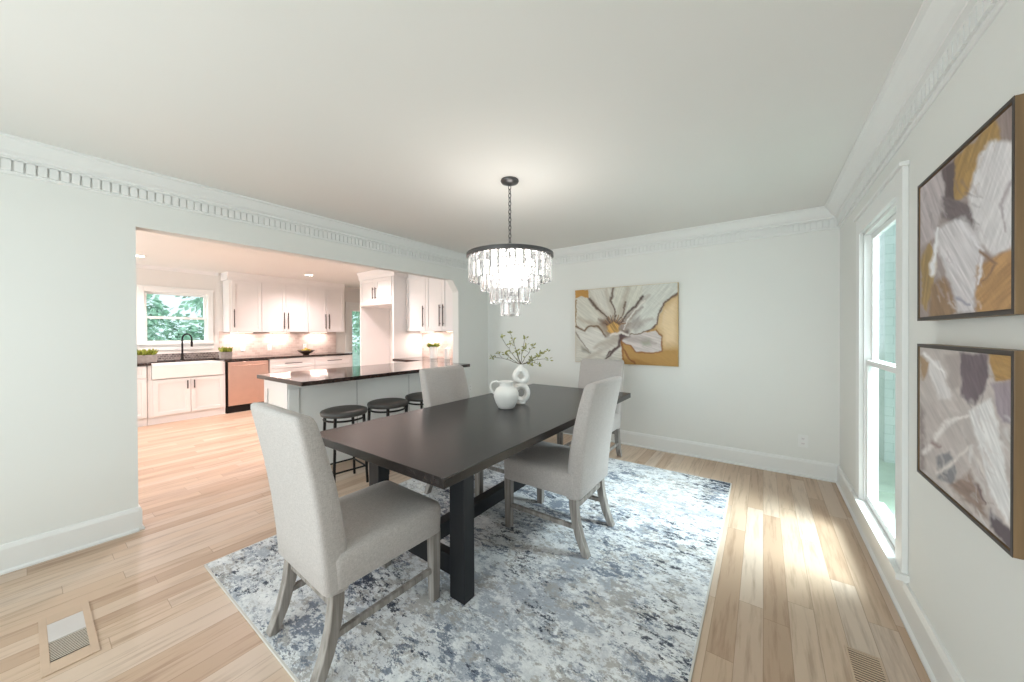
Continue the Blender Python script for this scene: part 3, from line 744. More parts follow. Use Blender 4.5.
def flower(X, Y):
    a = Art(X, Y, (204, 198, 186), 11, 5); a.lw = 1.35
    # gold ground
    a.poly([(625, 230), (740, 130), (740, 600), (390, 600), (385, 420), (500, 400), (600, 340)], (184, 142, 80), 6)
    a.poly([(640, 230), (740, 150), (740, 460), (650, 470), (610, 340)], (232, 206, 166), 70)
    a.poly([(95, 120), (180, 125), (185, 180), (140, 165), (100, 175)], (190, 140, 70), 5)
    # petals
    a.poly([(190, 120), (340, 105), (330, 210), (350, 300), (310, 310), (250, 240)], (216, 212, 202), 8, ang=1.2, amt=.12)
    a.poly([(340, 105), (520, 80), (520, 170), (430, 260), (350, 300), (325, 200)], (212, 210, 198), 8, ang=1.9, amt=.14)
    a.poly([(520, 90), (725, 70), (735, 140), (650, 200), (610, 330), (560, 370), (450, 395), (440, 320), (510, 190)], (214, 214, 206), 8, ang=2.3, amt=.12)
    a.poly([(100, 180), (180, 175), (250, 250), (300, 330), (240, 350), (160, 370), (100, 340)], (214, 210, 198), 8, ang=.7, amt=.12)
    a.poly([(100, 365), (165, 380), (240, 350), (300, 410), (380, 390), (370, 460), (300, 510), (200, 520), (120, 440)], (218, 214, 206), 8, ang=.4, amt=.12)
    a.poly([(110, 480), (200, 520), (330, 500), (385, 470), (385, 600), (100, 600)], (210, 206, 196), 10, ang=.2, amt=.14)
    a.poly([(385, 430), (450, 405), (600, 370), (640, 410), (635, 500), (480, 510), (440, 460), (390, 455)], (208, 198, 194), 6, ang=.3, amt=.16)
    # shaded folds
    a.poly([(450, 300), (500, 280), (520, 340), (470, 380), (435, 350)], (160, 150, 146), 26, .8, ang=2.2, amt=.3)
    a.poly([(500, 440), (560, 425), (570, 465), (520, 470)], (150, 156, 130), 22, .7)
    a.poly([(140, 480), (200, 510), (190, 525), (150, 505)], (112, 106, 96), 18, .8)
    a.poly([(240, 330), (300, 300), (440, 330), (400, 400), (300, 410)], (120, 92, 74), 26, .85, ang=1.5, amt=.4)
    for (p0, p1, w_, cc, al) in (((310, 320), (200, 190), 26, (168, 150, 132), .6), ((345, 310), (290, 120), 22, (186, 174, 158), .6), ((365, 310), (430, 110), 26, (178, 166, 150), .6), ((385, 330), (560, 150), 20, (170, 156, 146), .5), ((300, 370), (120, 300), 22, (182, 166, 146), .6), ((400, 360), (580, 300), 24, (176, 164, 156), .6), ((350, 420), (220, 480), 24, (176, 162, 146), .6), ((360, 440), (160, 560), 22, (170, 156, 142), .5), ((430, 420), (600, 450), 20, (170, 154, 150), .6), ((300, 340), (250, 310), 20, (120, 92, 72), .6), ((420, 300), (520, 230), 16, (120, 100, 92), .6), ((460, 560), (600, 590), 14, (160, 110, 50), .5), ((660, 250), (640, 330), 8, (230, 206, 170), .6)):
        a.line([p0, p1], w_, cc, al)
    # edges in umber
    um = (104, 78, 62)
    a.line([(735, 145), (650, 200), (625, 250), (610, 330), (560, 368), (500, 390), (440, 400)], 7, um)
    a.line([(600, 365), (640, 410), (636, 500), (560, 512), (480, 508), (440, 465), (390, 450)], 5, (150, 104, 60), taper=False)
    a.line([(385, 410), (390, 480), (430, 540), (480, 590)], 8, (138, 88, 48))
    a.line([(390, 450), (395, 540), (410, 580)], 6, (150, 100, 50))
    a.line([(190, 180), (230, 230), (270, 270), (310, 310)], 9, (96, 78, 66))
    a.line([(340, 105), (322, 190), (340, 240), (350, 300)], 7, (110, 92, 80))
    a.line([(520, 165), (470, 225), (420, 270), (390, 330)], 9, (88, 72, 66))
    a.line([(410, 200), (400, 260), (385, 300)], 7, (120, 100, 86))
    a.line([(530, 190), (480, 240), (430, 300), (400, 370)], 6, (225, 220, 212))
    a.line([(100, 350), (160, 378), (185, 350), (240, 345), (290, 410)], 6, (118, 92, 66), taper=False)
    a.line([(105, 190), (102, 300), (110, 350)], 5, (150, 120, 80))
    a.line([(385, 405), (370, 470), (320, 520), (270, 560)], 11, (86, 64, 62))
    a.line([(370, 470), (330, 500), (290, 530)], 6, (90, 70, 66))
    a.line([(105, 390), (140, 450), (200, 520)], 5, (150, 140, 128))
    for k in range(12):
        an = -2.9+k*.24; a.line([(345, 350), (345+70*math.cos(an), 350+70*math.sin(an))], 6, ((92, 66, 52), (140, 100, 66))[k % 2])
    # heart
    a.poly([(300, 345), (340, 320), (375, 345), (370, 385), (325, 400), (298, 380)], (196, 152, 84), 10, ang=1.0, amt=.5)
    a.poly([(370, 390), (430, 370), (440, 410), (390, 430)], (84, 60, 64), 18, .9)
    a.line([(320, 405), (380, 385), (430, 400)], 7, (226, 218, 210), taper=False)
    a.streak(.6, .05, 4, 30)
    return a.C
PX0, PX1, PZ0, PZ1 = -1.985, -.757, .962, 1.887
pt = thing('flower_painting', 'canvas painting of a large cream flower on gold, on the back wall', 'painting', (PX0, YB, PZ0))
wP, hP = PX1-PX0, PZ1-PZ0
b = MB(); b.box(0, wP, -.034, -.002, 0, hP); b.build('canvas_edge', M_goldedge, pt, bevel=.002)
canvas('painted_canvas', flower, [(100, 130), (735, 75), (735, 593), (100, 570)], wP, hP, 190, 145, pt, lambda s_, t_: (.003+s_*(wP-.006), -.0352, hP-.003-t_*(hP-.006)), gain=.98)

def abs_top(X, Y):
    a = Art(X, Y, (150, 136, 134), 21, 5)
    a.poly([(50, 280), (125, 235), (135, 330), (95, 430), (55, 460)], (174, 164, 166), 10, ang=1.2, amt=.2)
    a.poly([(120, 235), (165, 200), (165, 325), (130, 315)], (92, 78, 80), 8, ang=1.5, amt=.15)
    a.poly([(158, 210), (300, 70), (325, 130), (235, 190), (212, 300), (160, 328)], (158, 126, 76), 8, ang=1.9, amt=.2)
    a.poly([(290, 80), (350, 30), (350, 150), (300, 145)], (138, 122, 118), 10, ang=1.5, amt=.2)
    a.poly([(120, 310), (205, 330), (250, 395), (225, 440), (170, 390), (125, 370)], (108, 96, 99), 12, ang=.6, amt=.15)
    a.poly([(232, 195), (270, 150), (350, 145), (350, 450), (285, 480), (235, 440), (205, 310)], (206, 202, 204), 14, ang=1.9, amt=.14)
    a.poly([(95, 410), (190, 365), (245, 430), (238, 500), (215, 640), (165, 645), (145, 540), (110, 470)], (202, 197, 200), 14, ang=1.0, amt=.18)
    a.poly([(228, 510), (345, 455), (350, 640), (222, 640)], (168, 130, 88), 12, ang=2.4, amt=.25)
    a.poly([(58, 480), (85, 440), (104, 500), (76, 640), (56, 620)], (152, 126, 82), 7, ang=1.7, amt=.2)
    a.poly([(84, 560), (130, 540), (168, 645), (84, 660)], (140, 112, 86), 12, ang=1.3, amt=.2)
    a.line([(90, 530), (110, 400)], 12, (222, 220, 222)); a.line([(180, 390), (250, 470), (230, 560)], 12, (214, 210, 214))
    a.line([(345, 250), (300, 330), (320, 410)], 9, (170, 160, 164)); a.line([(240, 470), (290, 500), (240, 560)], 8, (130, 100, 80)); a.line([(165, 600), (205, 620)], 10, (150, 146, 160))
    dabs(a, 34, ((212, 208, 210), (196, 190, 193)), (215, 160, 340, 450), 3, 1.9); dabs(a, 30, ((214, 210, 212), (178, 168, 172)), (100, 390, 235, 620), 4, 1.0)
    dabs(a, 16, ((176, 138, 92), (150, 112, 72)), (232, 500, 335, 610), 5, 2.3); dabs(a, 14, ((120, 104, 104), (92, 78, 80)), (125, 250, 230, 400), 6, .7); dabs(a, 14, ((170, 140, 90), (140, 112, 72)), (165, 120, 290, 280), 7, 1.9)
    dabs(a, 12, ((186, 176, 178), (140, 128, 130)), (60, 290, 125, 440), 8, 1.3)
    a.streak(1.1, .06, 3, 50); return a.C
def abs_low(X, Y):
    a = Art(X, Y, (182, 173, 170), 33, 5)
    a.streak(1.0, .12, 8, 80)
    a.poly([(162, 55), (240, 58), (248, 130), (205, 215), (165, 185)], (104, 91, 98), 10, ang=1.3, amt=.15)
    a.poly([(240, 55), (325, 65), (325, 135), (268, 142)], (160, 126, 76), 8, ang=.4, amt=.2)
    a.poly([(255, 150), (325, 130), (325, 270), (282, 255)], (150, 138, 146), 10, ang=1.5, amt=.15)
    a.poly([(115, 60), (165, 60), (160, 150), (135, 170)], (160, 150, 148), 12)
    a.poly([(58, 78), (105, 80), (138, 190), (100, 192)], (208, 203, 203), 10, ang=1.2, amt=.12)
    a.poly([(44, 60), (72, 88), (58, 135), (44, 120)], (156, 130, 102), 8)
    a.poly([(184, 225), (252, 190), (272, 260), (314, 480), (308, 570), (262, 485)], (212, 210, 210), 10, ang=1.2, amt=.14)
    a.poly([(88, 355), (130, 345), (150, 400), (140, 440), (100, 420)], (124, 122, 126), 8, ang=1.2, amt=.1)
    a.poly([(128, 440), (190, 400), (232, 480), (246, 545), (190, 500)], (136, 116, 106), 14, ang=.6, amt=.25)
    a.poly([(248, 515), (325, 600), (325, 650), (252, 570)], (88, 77, 84), 10)
    a.poly([(44, 200), (60, 230), (60, 400), (44, 390)], (140, 128, 126), 12)
    a.line([(60, 340), (130, 250), (185, 240)], 12, (214, 208, 206)); a.line([(100, 400), (190, 330), (240, 420)], 10, (205, 198, 194)); a.line([(205, 440), (225, 470), (240, 500)], 6, (110, 92, 92))
    a.line([(60, 60), (110, 110)], 8, (226, 222, 222)); a.line([(80, 310), (100, 330)], 10, (146, 126, 124))
    dabs(a, 60, ((204, 196, 194), (166, 154, 152), (186, 178, 176)), (50, 180, 250, 430), 13, 1.0, 8, 46); dabs(a, 26, ((218, 216, 216), (198, 194, 196)), (190, 220, 305, 520), 14, 1.2, 8, 50)
    dabs(a, 14, ((112, 98, 104), (90, 80, 88)), (170, 60, 240, 190), 15, 1.4); dabs(a, 14, ((128, 108, 100), (150, 130, 124)), (140, 410, 240, 530), 16, .6); dabs(a, 8, ((172, 140, 92), (146, 112, 66)), (245, 62, 315, 130), 17, .4)
    a.streak(1.1, .06, 3, 50); return a.C
def framed(label, z0, z1, fn, corners):
    Y0, Y1, X0 = 1.428, 2.095, XR
    f = thing('abstract_painting', label, 'painting', (X0, Y0, z0), 0, 'pair of abstract paintings on the window wall')
    W_ = Y1-Y0; H_ = z1-z0; D = .046; t_ = .010
    b = MB(); b.box(-D, -.002, 0, t_, 0, H_); b.box(-D, -.002, W_-t_, W_, 0, H_); b.box(-D, -.002, t_, W_-t_, 0, t_); b.box(-D, -.002, t_, W_-t_, H_-t_, H_)
    b.build('frame', M_gold, f, bevel=.0015)
    b = MB(); q = .005
    b.box(-D-.0012, -D, 0, q, 0, H_); b.box(-D-.0012, -D, W_-q, W_, 0, H_); b.box(-D-.0012, -D, q, W_-q, 0, q); b.box(-D-.0012, -D, q, W_-q, H_-q, H_)
    b.box(-D-.0012, -D, q, t_, q, H_-q); b.box(-D-.0012, -D, W_-t_, W_-q, q, H_-q); b.box(-D-.0012, -D, t_, W_-t_, q, t_); b.box(-D-.0012, -D, t_, W_-t_, H_-t_, H_-q)
    b.build('front_lip', M_dkframe, f)
    e = .004
    b = MB(); b.box(-D+.006, -.006, t_, W_-t_, t_, H_-t_); b.build('backing', M_dkframe, f)
    canvas('painted_canvas', fn, corners, W_, H_, 170, 140, f, lambda s_, u_: (-D+.003, W_-t_-e-s_*(W_-2*(t_+e)), H_-t_-e-u_*(H_-2*(t_+e))))
framed('abstract painting in white, mauve and ochre, upper of the framed pair by the window', 1.379, 1.918, abs_top, [(55, 290), (345, 35), (340, 630), (55, 655)])
framed('abstract painting in white, mauve and ochre, lower of the framed pair by the window', .774, 1.288, abs_low, [(45, 40), (318, 65), (318, 640), (45, 390)])

# ================================================================ OUTLETS AND REGISTERS
def outlet(label, loc, rz, group=None, w=.072, h=.115):
    t = thing('wall_outlet', label, 'outlet', loc, rz, group)
    b = MB(); b.box(-w/2, w/2, -.006, -.0005, -h/2, h/2); b.build('plate', M_trim, t, bevel=.002)
    for z in (.022, -.022):
        b = MB(); b.box(-.014, .014, -.0075, -.006, z-.014, z+.014); s = b.build('socket', M_cab, t, bevel=.001)
        b = MB(); b.box(-.007, -.005, -.0080, -.0075, z-.005, z+.006); b.box(.005, .007, -.0080, -.0075, z-.005, z+.006); b.build('slot', M_dark, s)
outlet('white wall outlet low on the back wall near the window corner', (.299, YB, .325), 0)
outlet('white wall outlet on the short wall piece beside the opening, behind a dining chair', (XL, 3.80, .54), PI/2)
for y, lb in ((2.42, 'above the dishwasher'), (2.86, 'left of the bowl'), (3.52, 'right of the bowl')):
    outlet('small white outlet plate on the kitchen backsplash ' + lb, (KX+.012, y, 1.07), PI/2, 'backsplash outlets')
g = thing('floor_register', 'wooden floor register with a half-closed grille in the near left floor', 'floor vent', (-2.515, .108, 0), 0, 'floor registers')
b = MB()
b.box(-.235, .235, -.075, -.052, 0.0003, .005); b.box(-.235, .235, .052, .075, 0.0003, .005); b.box(-.235, -.16, -.052, .052, 0.0003, .005); b.box(.16, .235, -.052, .052, 0.0003, .005)
b.build('frame', M_regw, g, bevel=.001)
b = MB(); b.box(-.16, .16, -.052, .052, .0003, .0012); b.build('duct_shade', M_dark, g)  # flat dark sheet standing in for the shade below the slats
b = MB()
for k in range(22): x = .003+min(k, 12)*.0124; b.box(x, x+.0062, -.052, .052, .0012, .0020)
b.build('grille', M_reg, g)
b = MB(); b.box(-.158, 0, -.052, .052, .0012, .0040); b.build('damper_plate', M_plate, g)  # pale plate over the far half of the grille
g = thing('floor_register', 'slatted oak floor register near the right wall at the bottom edge', 'floor vent', (.335, 1.88, 0), 0, 'floor registers')
b = MB(); b.box(-.055, -.047, -.15, .15, .0003, .004); b.box(.047, .055, -.15, .15, .0003, .004); b.box(-.047, .047, .142, .15, .0003, .004); b.box(-.047, .047, -.15, -.142, .0003, .004); b.build('frame', M_regw, g)
b = MB(); b.box(-.047, .047, -.142, .142, .0003, .001); b.build('duct_shade', M_dark, g)  # dark sheet again, shade between the slats put into its colour
b = MB()
for k in range(22): y = -.141+k*.013; b.box(-.047, .047, y, y+.0065, .001, .0030)
b.build('grille', M_regw, g)

# ================================================================ KITCHEN CABINETS
def shaker(parent, x0, x1, z0, z1, mat, yf=0.0, rail=.055, nm='door'):
    b = MB(); g = .0032; x0 += g; x1 -= g; z0 += g; z1 -= g; y0 = yf-.020
    rail = min(rail, (z1-z0)*.28)
    b.box(x0, x0+rail, y0, yf, z0, z1); b.box(x1-rail, x1, y0, yf, z0, z1); b.box(x0+rail, x1-rail, y0, yf, z0, z0+rail); b.box(x0+rail, x1-rail, y0, yf, z1-rail, z1)
    b.box(x0+rail, x1-rail, y0+.011, yf, z0+rail, z1-rail)
    return b.build(nm, mat, parent, bevel=.0012, seg=1)
def handle(parent, x, z, L, vert=True, yf=-.020):
    b = MB(); r = .0065
    if vert:
        b.box(x-r, x+r, yf-.032, yf-.020, z-L/2, z+L/2)
        for q in (-1, 1): b.box(x-.005, x+.005, yf-.022, yf, z+q*L*.38-.005, z+q*L*.38+.005)
    else:
        b.box(x-L/2, x+L/2, yf-.032, yf-.020, z-r, z+r)
        for q in (-1, 1): b.box(x+q*L*.38-.005, x+q*L*.38+.005, yf-.022, yf, z-.005, z+.005)
    b.build('handle', M_bronze, parent, bevel=.002)
def cabinet(name, label, loc, rz, w, depth, z0, z1, doors, group, toe=False, mat=None, cat='cabinet'):
    mat = mat or M_cab
    t = thing(name, label, cat, loc, rz, group)
    b = MB(); b.box(0, w, 0, depth, z0, z1)
    b.build('body', mat, t, bevel=.001, seg=1)
    if toe:
        b = MB(); b.box(0, w, -.006+.02, depth, 0, z0-.001); b.build('toe_kick', mat, t)
    for x0, x1, a, e, h in doors:
        kind = 'drawer' if h and h[0] == 'd' else 'door'
        d_ = shaker(t, x0, x1, a, e, mat, nm=kind)
        if h:
            if kind == 'drawer': handle(d_, (x0+x1)/2, (a+e)/2, h[1], False)
            else: handle(d_, h[1], h[2], h[3])
    return t
R90 = PI/2
BX = -7.33; BD = abs(KX)-abs(BX)-.02     # base front and depth
CT = .92; BZ = .88
gb = 'kitchen base cabinets'; gu = 'kitchen wall cabinets'
cabinet('base_cabinet', 'white base cabinet left of the farmhouse sink, cut by the opening edge', (BX, .40, 0), R90, .655, BD, .11, BZ, [(0.01, .652, .70, .875, ('d', .30)), (0.01, .33, .12, .695, ('v', .29, .60, .13)), (.33, .652, .12, .695, ('v', .37, .60, .13))], gb, True)
cabinet('sink_cabinet', 'white double door cabinet under the farmhouse sink', (BX, 1.06, 0), R90, .915, BD, .11, .665, [(.05, .475, .12, .66, ('v', .435, .56, .13)), (.475, .90, .12, .66, ('v', .515, .56, .13))], gb, True)
for ya, yb in ((1.062, 1.102), (1.948, 1.973)):
    MB_ = MB(); MB_.box(BX-.02, BX, ya, yb, .667, BZ); o_ = MB_.build('stile', M_cab); o_.parent = bpy.data.objects['sink_cabinet']; o_.matrix_parent_inverse = (Matrix.Translation((BX, 1.06, 0)) @ Matrix.Rotation(R90, 4, 'Z')).inverted()
s = thing('farmhouse_sink', 'white apron-front farmhouse sink below the kitchen window', 'sink', (BX+.028, 1.105, .672), R90)
b = MB(); W_ = .84; D_ = .50
b.box(0, W_, 0, .03, 0, .215); b.box(0, W_, D_-.03, D_, 0, .215); b.box(0, .03, .03, D_-.03, 0, .215); b.box(W_-.03, W_, .03, D_-.03, 0, .215); b.box(.03, W_-.03, .03, D_-.03, 0, .03)
b.build('basin', M_porc, s, bevel=.006)
dw = thing('dishwasher', 'stainless steel dishwasher between the sink and the drawers', 'dishwasher', (BX, 1.995, 0), R90)
b = MB(); b.box(0, .61, 0, BD, .10, BZ-.004); b.build('body', M_dark, dw)
b = MB(); b.box(.012, .604, -.028, -.001, .125, .865); dd = b.build('door', M_steel, dw, bevel=.004)
b = MB(); b.tube([(.06, -.062, .80), (.55, -.062, .80)], .009, 10); b.box(.07, .082, -.06, -.028, .795, .805); b.box(.53, .542, -.06, -.028, .795, .805); b.build('handle', M_steel, dd, smooth=False)
b = MB(); b.box(0, .61, .01, BD, 0, .099); b.build('toe_kick', M_black, dw)
for y0, w_, lb in ((2.62, .79, 'white drawer base cabinet just right of the dishwasher'), (3.415, .77, 'white drawer base cabinet at the far end of the sink run')):
    cabinet('drawer_cabinet', lb, (BX, y0, 0), R90, w_, BD, .11, BZ, [(0, w_, .70, .875, ('d', .30)), (0, w_, .41, .695, ('d', .30)), (0, w_, .12, .405, ('d', .30))], gb, True)
b = MB(); b.box(KX+.014, BX+.03, .38, 1.10, BZ+.001, CT); b.box(KX+.014, BX+.03, 1.955, 4.20, BZ+.001, CT); b.box(KX+.014, BX-.475, 1.10, 1.955, BZ+.001, CT)
tag(b.build('countertop', M_granite, bevel=.003), 'dark polished granite countertop along the sink wall', 'countertop')
# wall cabinets on the sink wall
UX = -7.66; UD = abs(KX)-abs(UX)-.013; UZ0, UZ1 = 1.375, 2.30
cabinet('wall_cabinet', 'white single door wall cabinet right of the kitchen window', (UX, 2.125, 0), R90, .49, UD, UZ0, UZ1, [(.03, .49, UZ0, UZ1, ('v', .065, 1.62, .32))], gu)
cabinet('wall_cabinet', 'white double door wall cabinet above the dishwasher side, middle of the sink wall run', (UX, 2.617, 0), R90, .82, UD, UZ0, UZ1, [(0, .41, UZ0, UZ1, ('v', .375, 1.60, .32)), (.41, .82, UZ0, UZ1, ('v', .445, 1.60, .32))], gu)
cabinet('wall_cabinet', 'white double door wall cabinet at the far end of the sink wall run', (UX, 3.439, 0), R90, .77, UD, UZ0, UZ1, [(0, .385, UZ0, UZ1, ('v', .35, 1.60, .32)), (.385, .77, UZ0, UZ1, ('v', .42, 1.60, .32))], gu)
b = MB(); b.prism([(KX, 2.301), (UX+.008, 2.301), (UX+.012, 2.36), (UX+.035, 2.41), (UX+.045, ZC), (KX, ZC)], 'y', 2.10, 4.22)
struct(b.build('trim_7', M_cab))
b = MB(); b.prism([(KX, ZC-.05), (KX+.02, ZC-.05), (KX+.05, ZC), (KX, ZC)], 'y', REAR, 2.06); struct(b.build('trim_8', M_cab))
# fridge surround
FX0, FX1, FY = -6.0, -5.0, 3.60
f = thing('refrigerator_surround', 'tall white cabinet surround with an empty refrigerator bay and two small top doors', 'cabinet', (FX0, FY, 0))
FW = FX1-FX0; FD = KB-FY-.003
b = MB(); b.box(0, .025, 0, FD, 0, 2.30); b.build('side_panel', M_cab, f); b = MB(); b.box(FW-.03, FW, 0, FD, 0, 2.30); b.build('side_panel', M_cab, f)
b = MB(); b.box(.026, FW-.031, 0, FD, 1.83, 2.299); b.build('top_box', M_cab, f)
d1 = shaker(f, .03, FW/2, 1.84, 2.295, M_cab); handle(d1, FW/2-.04, 2.04, .20); d2 = shaker(f, FW/2, FW-.035, 1.84, 2.295, M_cab); handle(d2, FW/2+.04, 2.04, .20)
b = MB(); b.prism([(KB-.003, 2.301), (FY-.008, 2.301), (FY-.012, 2.36), (FY-.035, 2.41), (FY-.045, ZC), (KB-.003, ZC)], 'x', FX0-.02, FX1+.03); struct(b.build('trim_9', M_cab))
# back wall kitchen run
UY = 3.87
cabinet('wall_cabinet', 'white single door wall cabinet beside the refrigerator surround', (-4.998, UY, 0), 0, .50, KB-UY-.014, UZ0, UZ1, [(0, .50, UZ0, UZ1, ('v', .45, 1.62, .34))], gu)
cabinet('wall_cabinet', 'white double door wall cabinet seen at the right end of the opening', (-4.497, UY, 0), 0, .88, KB-UY-.014, UZ0, UZ1, [(0, .385, UZ0, UZ1, ('v', .345, 1.62, .34)), (.385, .77, UZ0, UZ1, ('v', .425, 1.62, .34))], gu)
b = MB(); b.prism([(KB, 2.301), (UY-.008, 2.301), (UY-.012, 2.36), (UY-.035, 2.41), (UY-.045, ZC), (KB, ZC)], 'x', FX1+.032, XL-LW); struct(b.build('trim_10', M_cab))
BYF = 3.60
cabinet('base_cabinet', 'white base cabinet along the back counter beside the refrigerator bay', (-4.997, BYF, 0), 0, 1.38, KB-BYF-.016, .11, BZ, [(0, .46, .12, .87, ('v', .41, .72, .14)), (.46, .80, .12, .87, ('v', .51, .72, .14))], gb, True)
b = MB(); b.box(-4.997, XL-LW-.005, BYF-.03, KB-.014, BZ+.001, CT)
tag(b.build('countertop', M_granite, bevel=.003), 'dark polished granite countertop on the back run under the canisters', 'countertop')
# peninsula
PX_IN, PX_FR, PYN, PYE = -4.13, -3.60, 1.44, 3.562
pn = thing('peninsula', 'pale panelled kitchen peninsula base under the long dark counter', 'peninsula', (PX_FR, PYN, 0), R90)
PL = PYE-PYN-.002; PD = PX_FR-PX_IN
b = MB(); b.box(0, PL, .02, PD, .0, BZ); b.build('body', M_pen, pn)
# front panelling facing the stools
b = MB(); b.box(0, PL, 0, .019, BZ-.06, BZ); b.box(0, .09, -.012, .019, 0, BZ-.06)
b.box(.09, PL, .0, .019, 0, BZ-.06)
b.build('front_panel', M_pen, pn, bevel=.002)
for x in (.679, 1.368, 1.98):
    b = MB(); b.box(x-.002, x+.002, -.0012, .0, .0, BZ-.06); b.build('panel_joint', M_ring, pn)
b = MB(); b.box(-.012, -.001, 0, .07, 0, BZ); b.box(-.012, -.001, PD-.07, PD, 0, BZ); b.box(-.012, -.001, .07, PD-.07, BZ-.09, BZ); b.box(-.012, -.001, .07, PD-.07, 0, .12); b.build('end_panel', M_cab, pn, bevel=.002)
b = MB(); b.box(-.020, -.012, .22, .23, .58, .64); b.build('hook', M_bronze, pn)
b = MB(); b.box(-4.25, -3.25, 1.405, 3.552, BZ+.001, CT)
tag(b.build('countertop', M_granite, bevel=.003), 'long dark granite peninsula countertop with seating overhang', 'countertop')

# ================================================================ KITCHEN SMALL THINGS
ft = thing('faucet', 'black gooseneck kitchen faucet behind the sink', 'faucet', (-7.82, 1.54, CT), .9)
b = MB(); b.lathe([(0, .0005), (.028, .0005), (.028, .012), (.018, .02), (.018, .10), (.014, .11), (0, .11)], n=20, cap=False); b.build('base', M_black, ft, smooth=False)
b = MB(); pts = [(0, 0, .10), (0, 0, .34)]
for k in range(1, 9):
    a = PI-k*PI/8; pts.append((.065+.065*math.cos(a), 0, .34+.085*math.sin(a)))
pts.append((.13, 0, .30)); b.tube(pts, .012, 10); b.build('spout', M_black, ft, smooth=True)
b = MB(); b.tube([(.13, 0, .30), (.13, 0, .21)], .017, 10, r_end=.015); b.build('spray_head', M_black, ft)
b = MB(); b.tube([(0, .018, .08), (0, .07, .095)], .007, 8); b.build('lever', M_black, ft)
def planter(label, loc, w=.22):
    t = thing('planter', label, 'planter', loc, R90, 'planters by the sink')
    b = MB(); b.loft([rrect(0, 0, 0.0005, w/2-.008, .055, .01, 2), rrect(0, 0, .11, w/2, .065, .01, 2), rrect(0, 0, .11, w/2-.012, .053, .008, 2), rrect(0, 0, .09, w/2-.014, .05, .008, 2)]); b.build('pot', M_conc, t)
    b = MB(); rr = random.Random(int(loc[1]*100))
    for k in range(110): b.leaf((rr.uniform(-w/2+.02, w/2-.02), rr.uniform(-.04, .04), .10), (rr.uniform(-1, 1), rr.uniform(-1, 1), rr.uniform(.6, 2.2)), rr.uniform(.06, .12), .034)
    b.build('plant', M_succ, t)
planter('grey concrete planter of green plants left of the kitchen faucet', (-7.58, 1.09, CT), .22)
planter('grey concrete planter of green plants right of the sink, by the wall cabinets', (-7.62, 2.06, CT), .17)
bw = tag(MB().lathe([(0, .0005), (.05, .0005), (.055, .008), (.11, .04), (.16, .085), (.152, .088), (.10, .048), (.05, .02), (0, .018)], n=32, cap=False).build('bowl', M_bowl, smooth=True, loc=(-7.56, 3.36, CT)), 'dark wooden bowl of fruit on the sink wall counter', 'bowl')
for k, (dx, dy, dz) in enumerate(((-.05, -.04, .075), (.05, -.03, .077), (0, .055, .078), (.0, -.0, .105))):
    fr = MB().lathe([(0, -.034), (.018, -.030), (.032, -.012), (.034, .004), (.026, .024), (.010, .033), (0, .031)], n=16, cap=False).build('fruit', M_fruit, smooth=True, loc=(-7.56+dx, 3.36+dy, CT+dz))
    tag(fr, 'small yellow-green fruit in the dark wooden bowl', 'fruit', 'fruit in the bowl')
cn = thing('potted_plant', 'tall white pot with a bright green succulent on the back counter', 'plant', (-4.47, 3.99, CT))
b = MB(); b.lathe([(0, .0005), (.058, .0005), (.062, .01), (.066, .20), (.060, .20), (.056, .18), (0, .18)], n=28, cap=False); b.build('pot', M_ceram, cn, smooth=False)
b = MB(); rr = random.Random(3)
for k in range(60):
    a = rr.uniform(0, 2*PI); b.leaf((math.cos(a)*.02, math.sin(a)*.02, .185), (math.cos(a), math.sin(a), rr.uniform(.1, 1.2)), rr.uniform(.08, .13), .036)
b.build('plant', M_succ, cn)
cc = thing('canister', 'white lidded canister to the right of the potted succulent', 'canister', (-4.20, 4.04, CT))
b = MB(); b.lathe([(0, .0005), (.045, .0005), (.048, .01), (.048, .155), (0, .155)], n=28, cap=False); b.build('jar', M_ceram, cc)
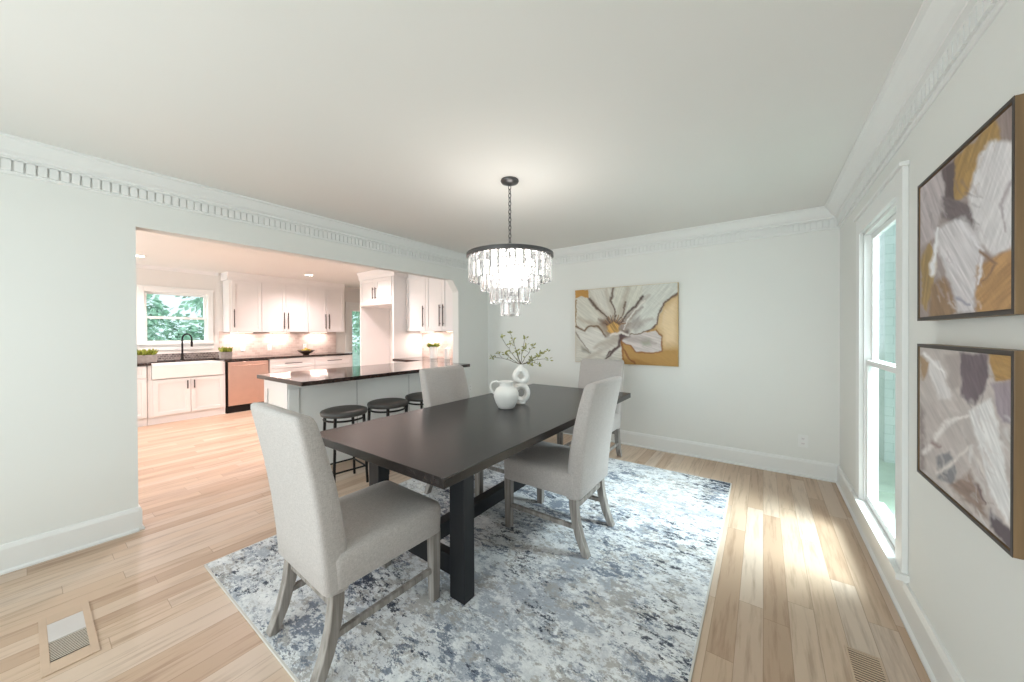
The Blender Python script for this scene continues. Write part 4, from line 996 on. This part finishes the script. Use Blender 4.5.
b = MB(); b.lathe([(0, .156), (.050, .156), (.050, .172), (.012, .178), (.012, .190), (0, .192)], n=28, cap=False); b.build('lid', M_ceram, cc)

# recessed lights and under-cabinet bars
for x, y, lb in ((-6.91, 3.13, 'in front of the wall cabinets'), (-7.10, .95, 'over the sink, near the opening edge'), (-5.2, 1.6, 'over the aisle behind the peninsula'), (-5.2, 3.0, 'before the refrigerator bay')):
    t = thing('recessed_light', 'round recessed kitchen ceiling light ' + lb, 'ceiling light', (x, y, ZC), 0, 'recessed kitchen lights')
    b = MB(); b.lathe([(.085, -.0005), (.085, -.006), (.062, -.004), (.062, -.0005)], n=32, cap=False); b.build('trim_ring', M_trim, t)
    b = MB(); b.lathe([(0, -.003), (.061, -.003), (.061, -.0005)], n=32, cap=False); b.build('lens', M_can, t)
    l = bpy.data.lights.new('recessed_lamp', 'SPOT'); l.energy = 120; l.color = WARM; l.spot_size = 2.6; l.spot_blend = .9; l.shadow_soft_size = .06
    o = bpy.data.objects.new('recessed_lamp', l); COL.objects.link(o); o.location = (x, y, ZC-.02)
def bar(label, loc, rz, L_):
    t = thing('under_cabinet_light', label, 'light', loc, rz, 'under-cabinet lights')
    b = MB(); b.box(-L_/2, L_/2, -.015, .015, -.012, -.0005); b.build('housing', M_trim, t)
    b = MB(); b.box(-L_/2+.01, L_/2-.01, -.010, .010, -.014, -.012); b.build('diffuser', M_bar, t)
    n = Vector((0, 0, -1))
    a = area('under_cabinet_lamp', (loc[0], loc[1], loc[2]-.02), (0, 0, -1), .03 if rz else L_, L_ if rz else .03, 3.6, (1, .84, .77))
for y, lb in ((2.37, 'under the single door cabinet by the kitchen window'), (3.0, 'under the middle cabinet of the sink wall'), (3.75, 'under the far cabinet of the sink wall')):
    bar('slim lit light bar ' + lb, (-7.86, y, UZ0), R90, .36)
for x, lb in ((-4.70, 'under the cabinet beside the refrigerator surround'), (-4.05, 'under the double cabinet over the canisters')):
    bar('slim lit light bar ' + lb, (x, 4.06, UZ0), 0, .36)
